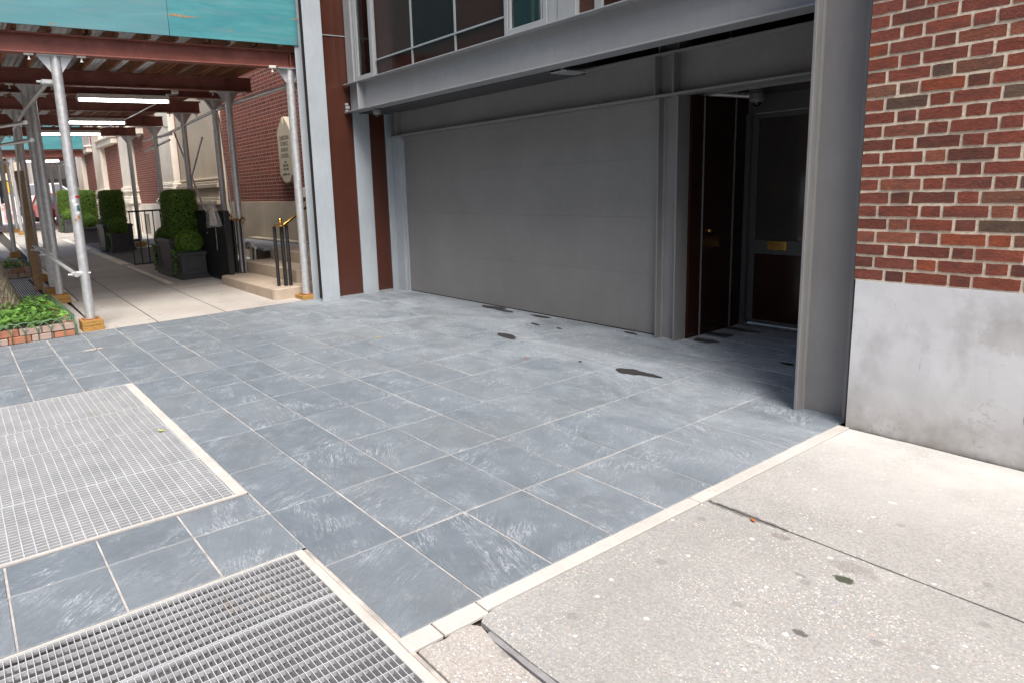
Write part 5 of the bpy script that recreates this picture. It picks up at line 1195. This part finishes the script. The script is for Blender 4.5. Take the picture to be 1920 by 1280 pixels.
J = [(V(0, 0, .45), .13, .8), (V(.02, 0, .70), .12, .8), (V(.05, 0, .92), .14, .75), (V(.07, 0, 1.05), .05), (V(.09, 0, 1.13), .055), (V(.10, 0, 1.20), .085), (V(.10, 0, 1.28), .075),
     (V(.07, -.19, .95), .05), (V(.20, -.25, .72), .04), (V(.40, -.12, .66), .03), (V(.07, .19, .95), .05), (V(.20, .25, .72), .04), (V(.40, .12, .66), .03),
     (V(.05, -.10, .43), .085), (V(.45, -.14, .47), .06), (V(.47, -.14, .08), .042), (V(.60, -.15, .04), .035), (V(.05, .10, .43), .085), (V(.45, .14, .47), .06), (V(.47, .14, .08), .042), (V(.60, .15, .04), .035)]
E_ = [(0, 1), (1, 2), (2, 3), (3, 4), (4, 5), (5, 6), (2, 7), (7, 8), (8, 9), (2, 10), (10, 11), (11, 12), (0, 13), (13, 14), (14, 15), (15, 16), (0, 17), (17, 18), (18, 19), (19, 20)]
try: ME_ = bpy.data.meshes.new('x'); bpy.data.meshes.remove(ME_)
except Exception: pass
def figure():
    off = Vector(ps['_o']); me = bpy.data.meshes.new('body'); me.from_pydata([tuple(Vector(j[0])-off) for j in J], E_, []); o = bpy.data.objects.new('body', me); COL.objects.link(o); o.parent = ps
    md = o.modifiers.new('skin', 'SKIN'); md.use_smooth_shade = True
    if not me.skin_vertices:
        bpy.context.view_layer.objects.active = o
        bpy.ops.mesh.customdata_skin_add()
    for i, j in enumerate(J): k = j[2] if len(j) > 2 else 1; me.skin_vertices[0].data[i].radius = (j[1], j[1]*k)
    me.skin_vertices[0].data[0].use_root = True
    s_ = o.modifiers.new('sub', 'SUBSURF'); s_.levels = 1; s_.render_levels = 2; me.materials.append(M['cloth']); return o
figure()
def ball(name, c, r, mat, parent, sz=1.):
    m = MB()
    for i in range(8):
        a0 = math.pi*i/8; a1 = math.pi*(i+1)/8; m.cyl(Vector(c)+Vector((0, 0, -r*sz*math.cos(a0))), Vector(c)+Vector((0, 0, -r*sz*math.cos(a1))), max(.001, r*math.sin(a0)), max(.001, r*math.sin(a1)), n=14, cap=False)
    return m.build(name, mat, parent)
ball('hair', V(.075, 0, 1.27), .105, M['blackp'], ps, .9)
o = box('crate_seat', M['lamp'], None, X0-.2, X0+.22, Y0-.22, Y0+.22, Z0, Z0+.33, bev=.01); tag(recenter(o), 'plain pale box the far person sits on', 'box')

# ================================================================= SMALL THINGS ON THE GROUND
for i, (px, py, s, mt, lb, yaw) in enumerate([(772, 589, .022, 'orange', 'curled orange leaf on the slate close to the garage door', .3), (710, 633, .03, 'yellow', 'narrow tan leaf on the slate in the middle of the drive', 1.2), (619, 647, .020, 'orange', 'small dark red leaf on a slate joint left of the middle', 2.), (303, 808, .030, 'yleaf', 'yellow green leaf lying on the fine steel grating', .5), (424, 619, .020, 'yleaf', 'tiny yellow green leaf near the pavement edge of the slate', 1.), (1412, 976, .018, 'orange', 'small orange leaf in the dark joint of the concrete', 2.5), (986, 672, .022, 'orange', 'pale orange scrap on the dusty slate near the oil stains', .9), (181, 654, .02, 'orange', 'orange scrap on the pale patch by the tree bed', 0)]):
    p = at(px, py, Z=.006); m = MB(); pts = [(-1.2, 0), (-.5, -.38), (.3, -.42), (1.25, 0), (.3, .40), (-.5, .36)]; c, sn = math.cos(yaw), math.sin(yaw)
    up_ = [Vector((p.x+s*(u*c-v*sn), p.y+s*(u*sn+v*c), .010+s*.35*abs(v)+s*.15*u*u)) for u, v in pts]; m.face(up_); m.face([q-Vector((0, 0, .0008)) for q in up_][::-1])
    o = m.build('fallen_leaf', M[mt], None, fix=False); tag(recenter(o), lb, 'leaf', 'fallen leaves')
p = at(174, 655, Z=.006); m = MB(); m.face(blob(p.x, p.y, .04, .10, 44, .0075, 20, .1)); struct(m.build('cement_patch', M['walk'], slate, fix=False))
# yellow paint mark on the left pavement, red marks
m = MB(); a = [ats(174, 589), ats(193, 583), ats(193, 587), ats(175, 592)]; m.face([(p.x, p.y, .008+zs(p.x)) for p in a]); struct(m.build('pavement_mark', M['yellow'], fix=False))
for o in bpy.data.objects:
    if '_o' in o.keys(): del o['_o']
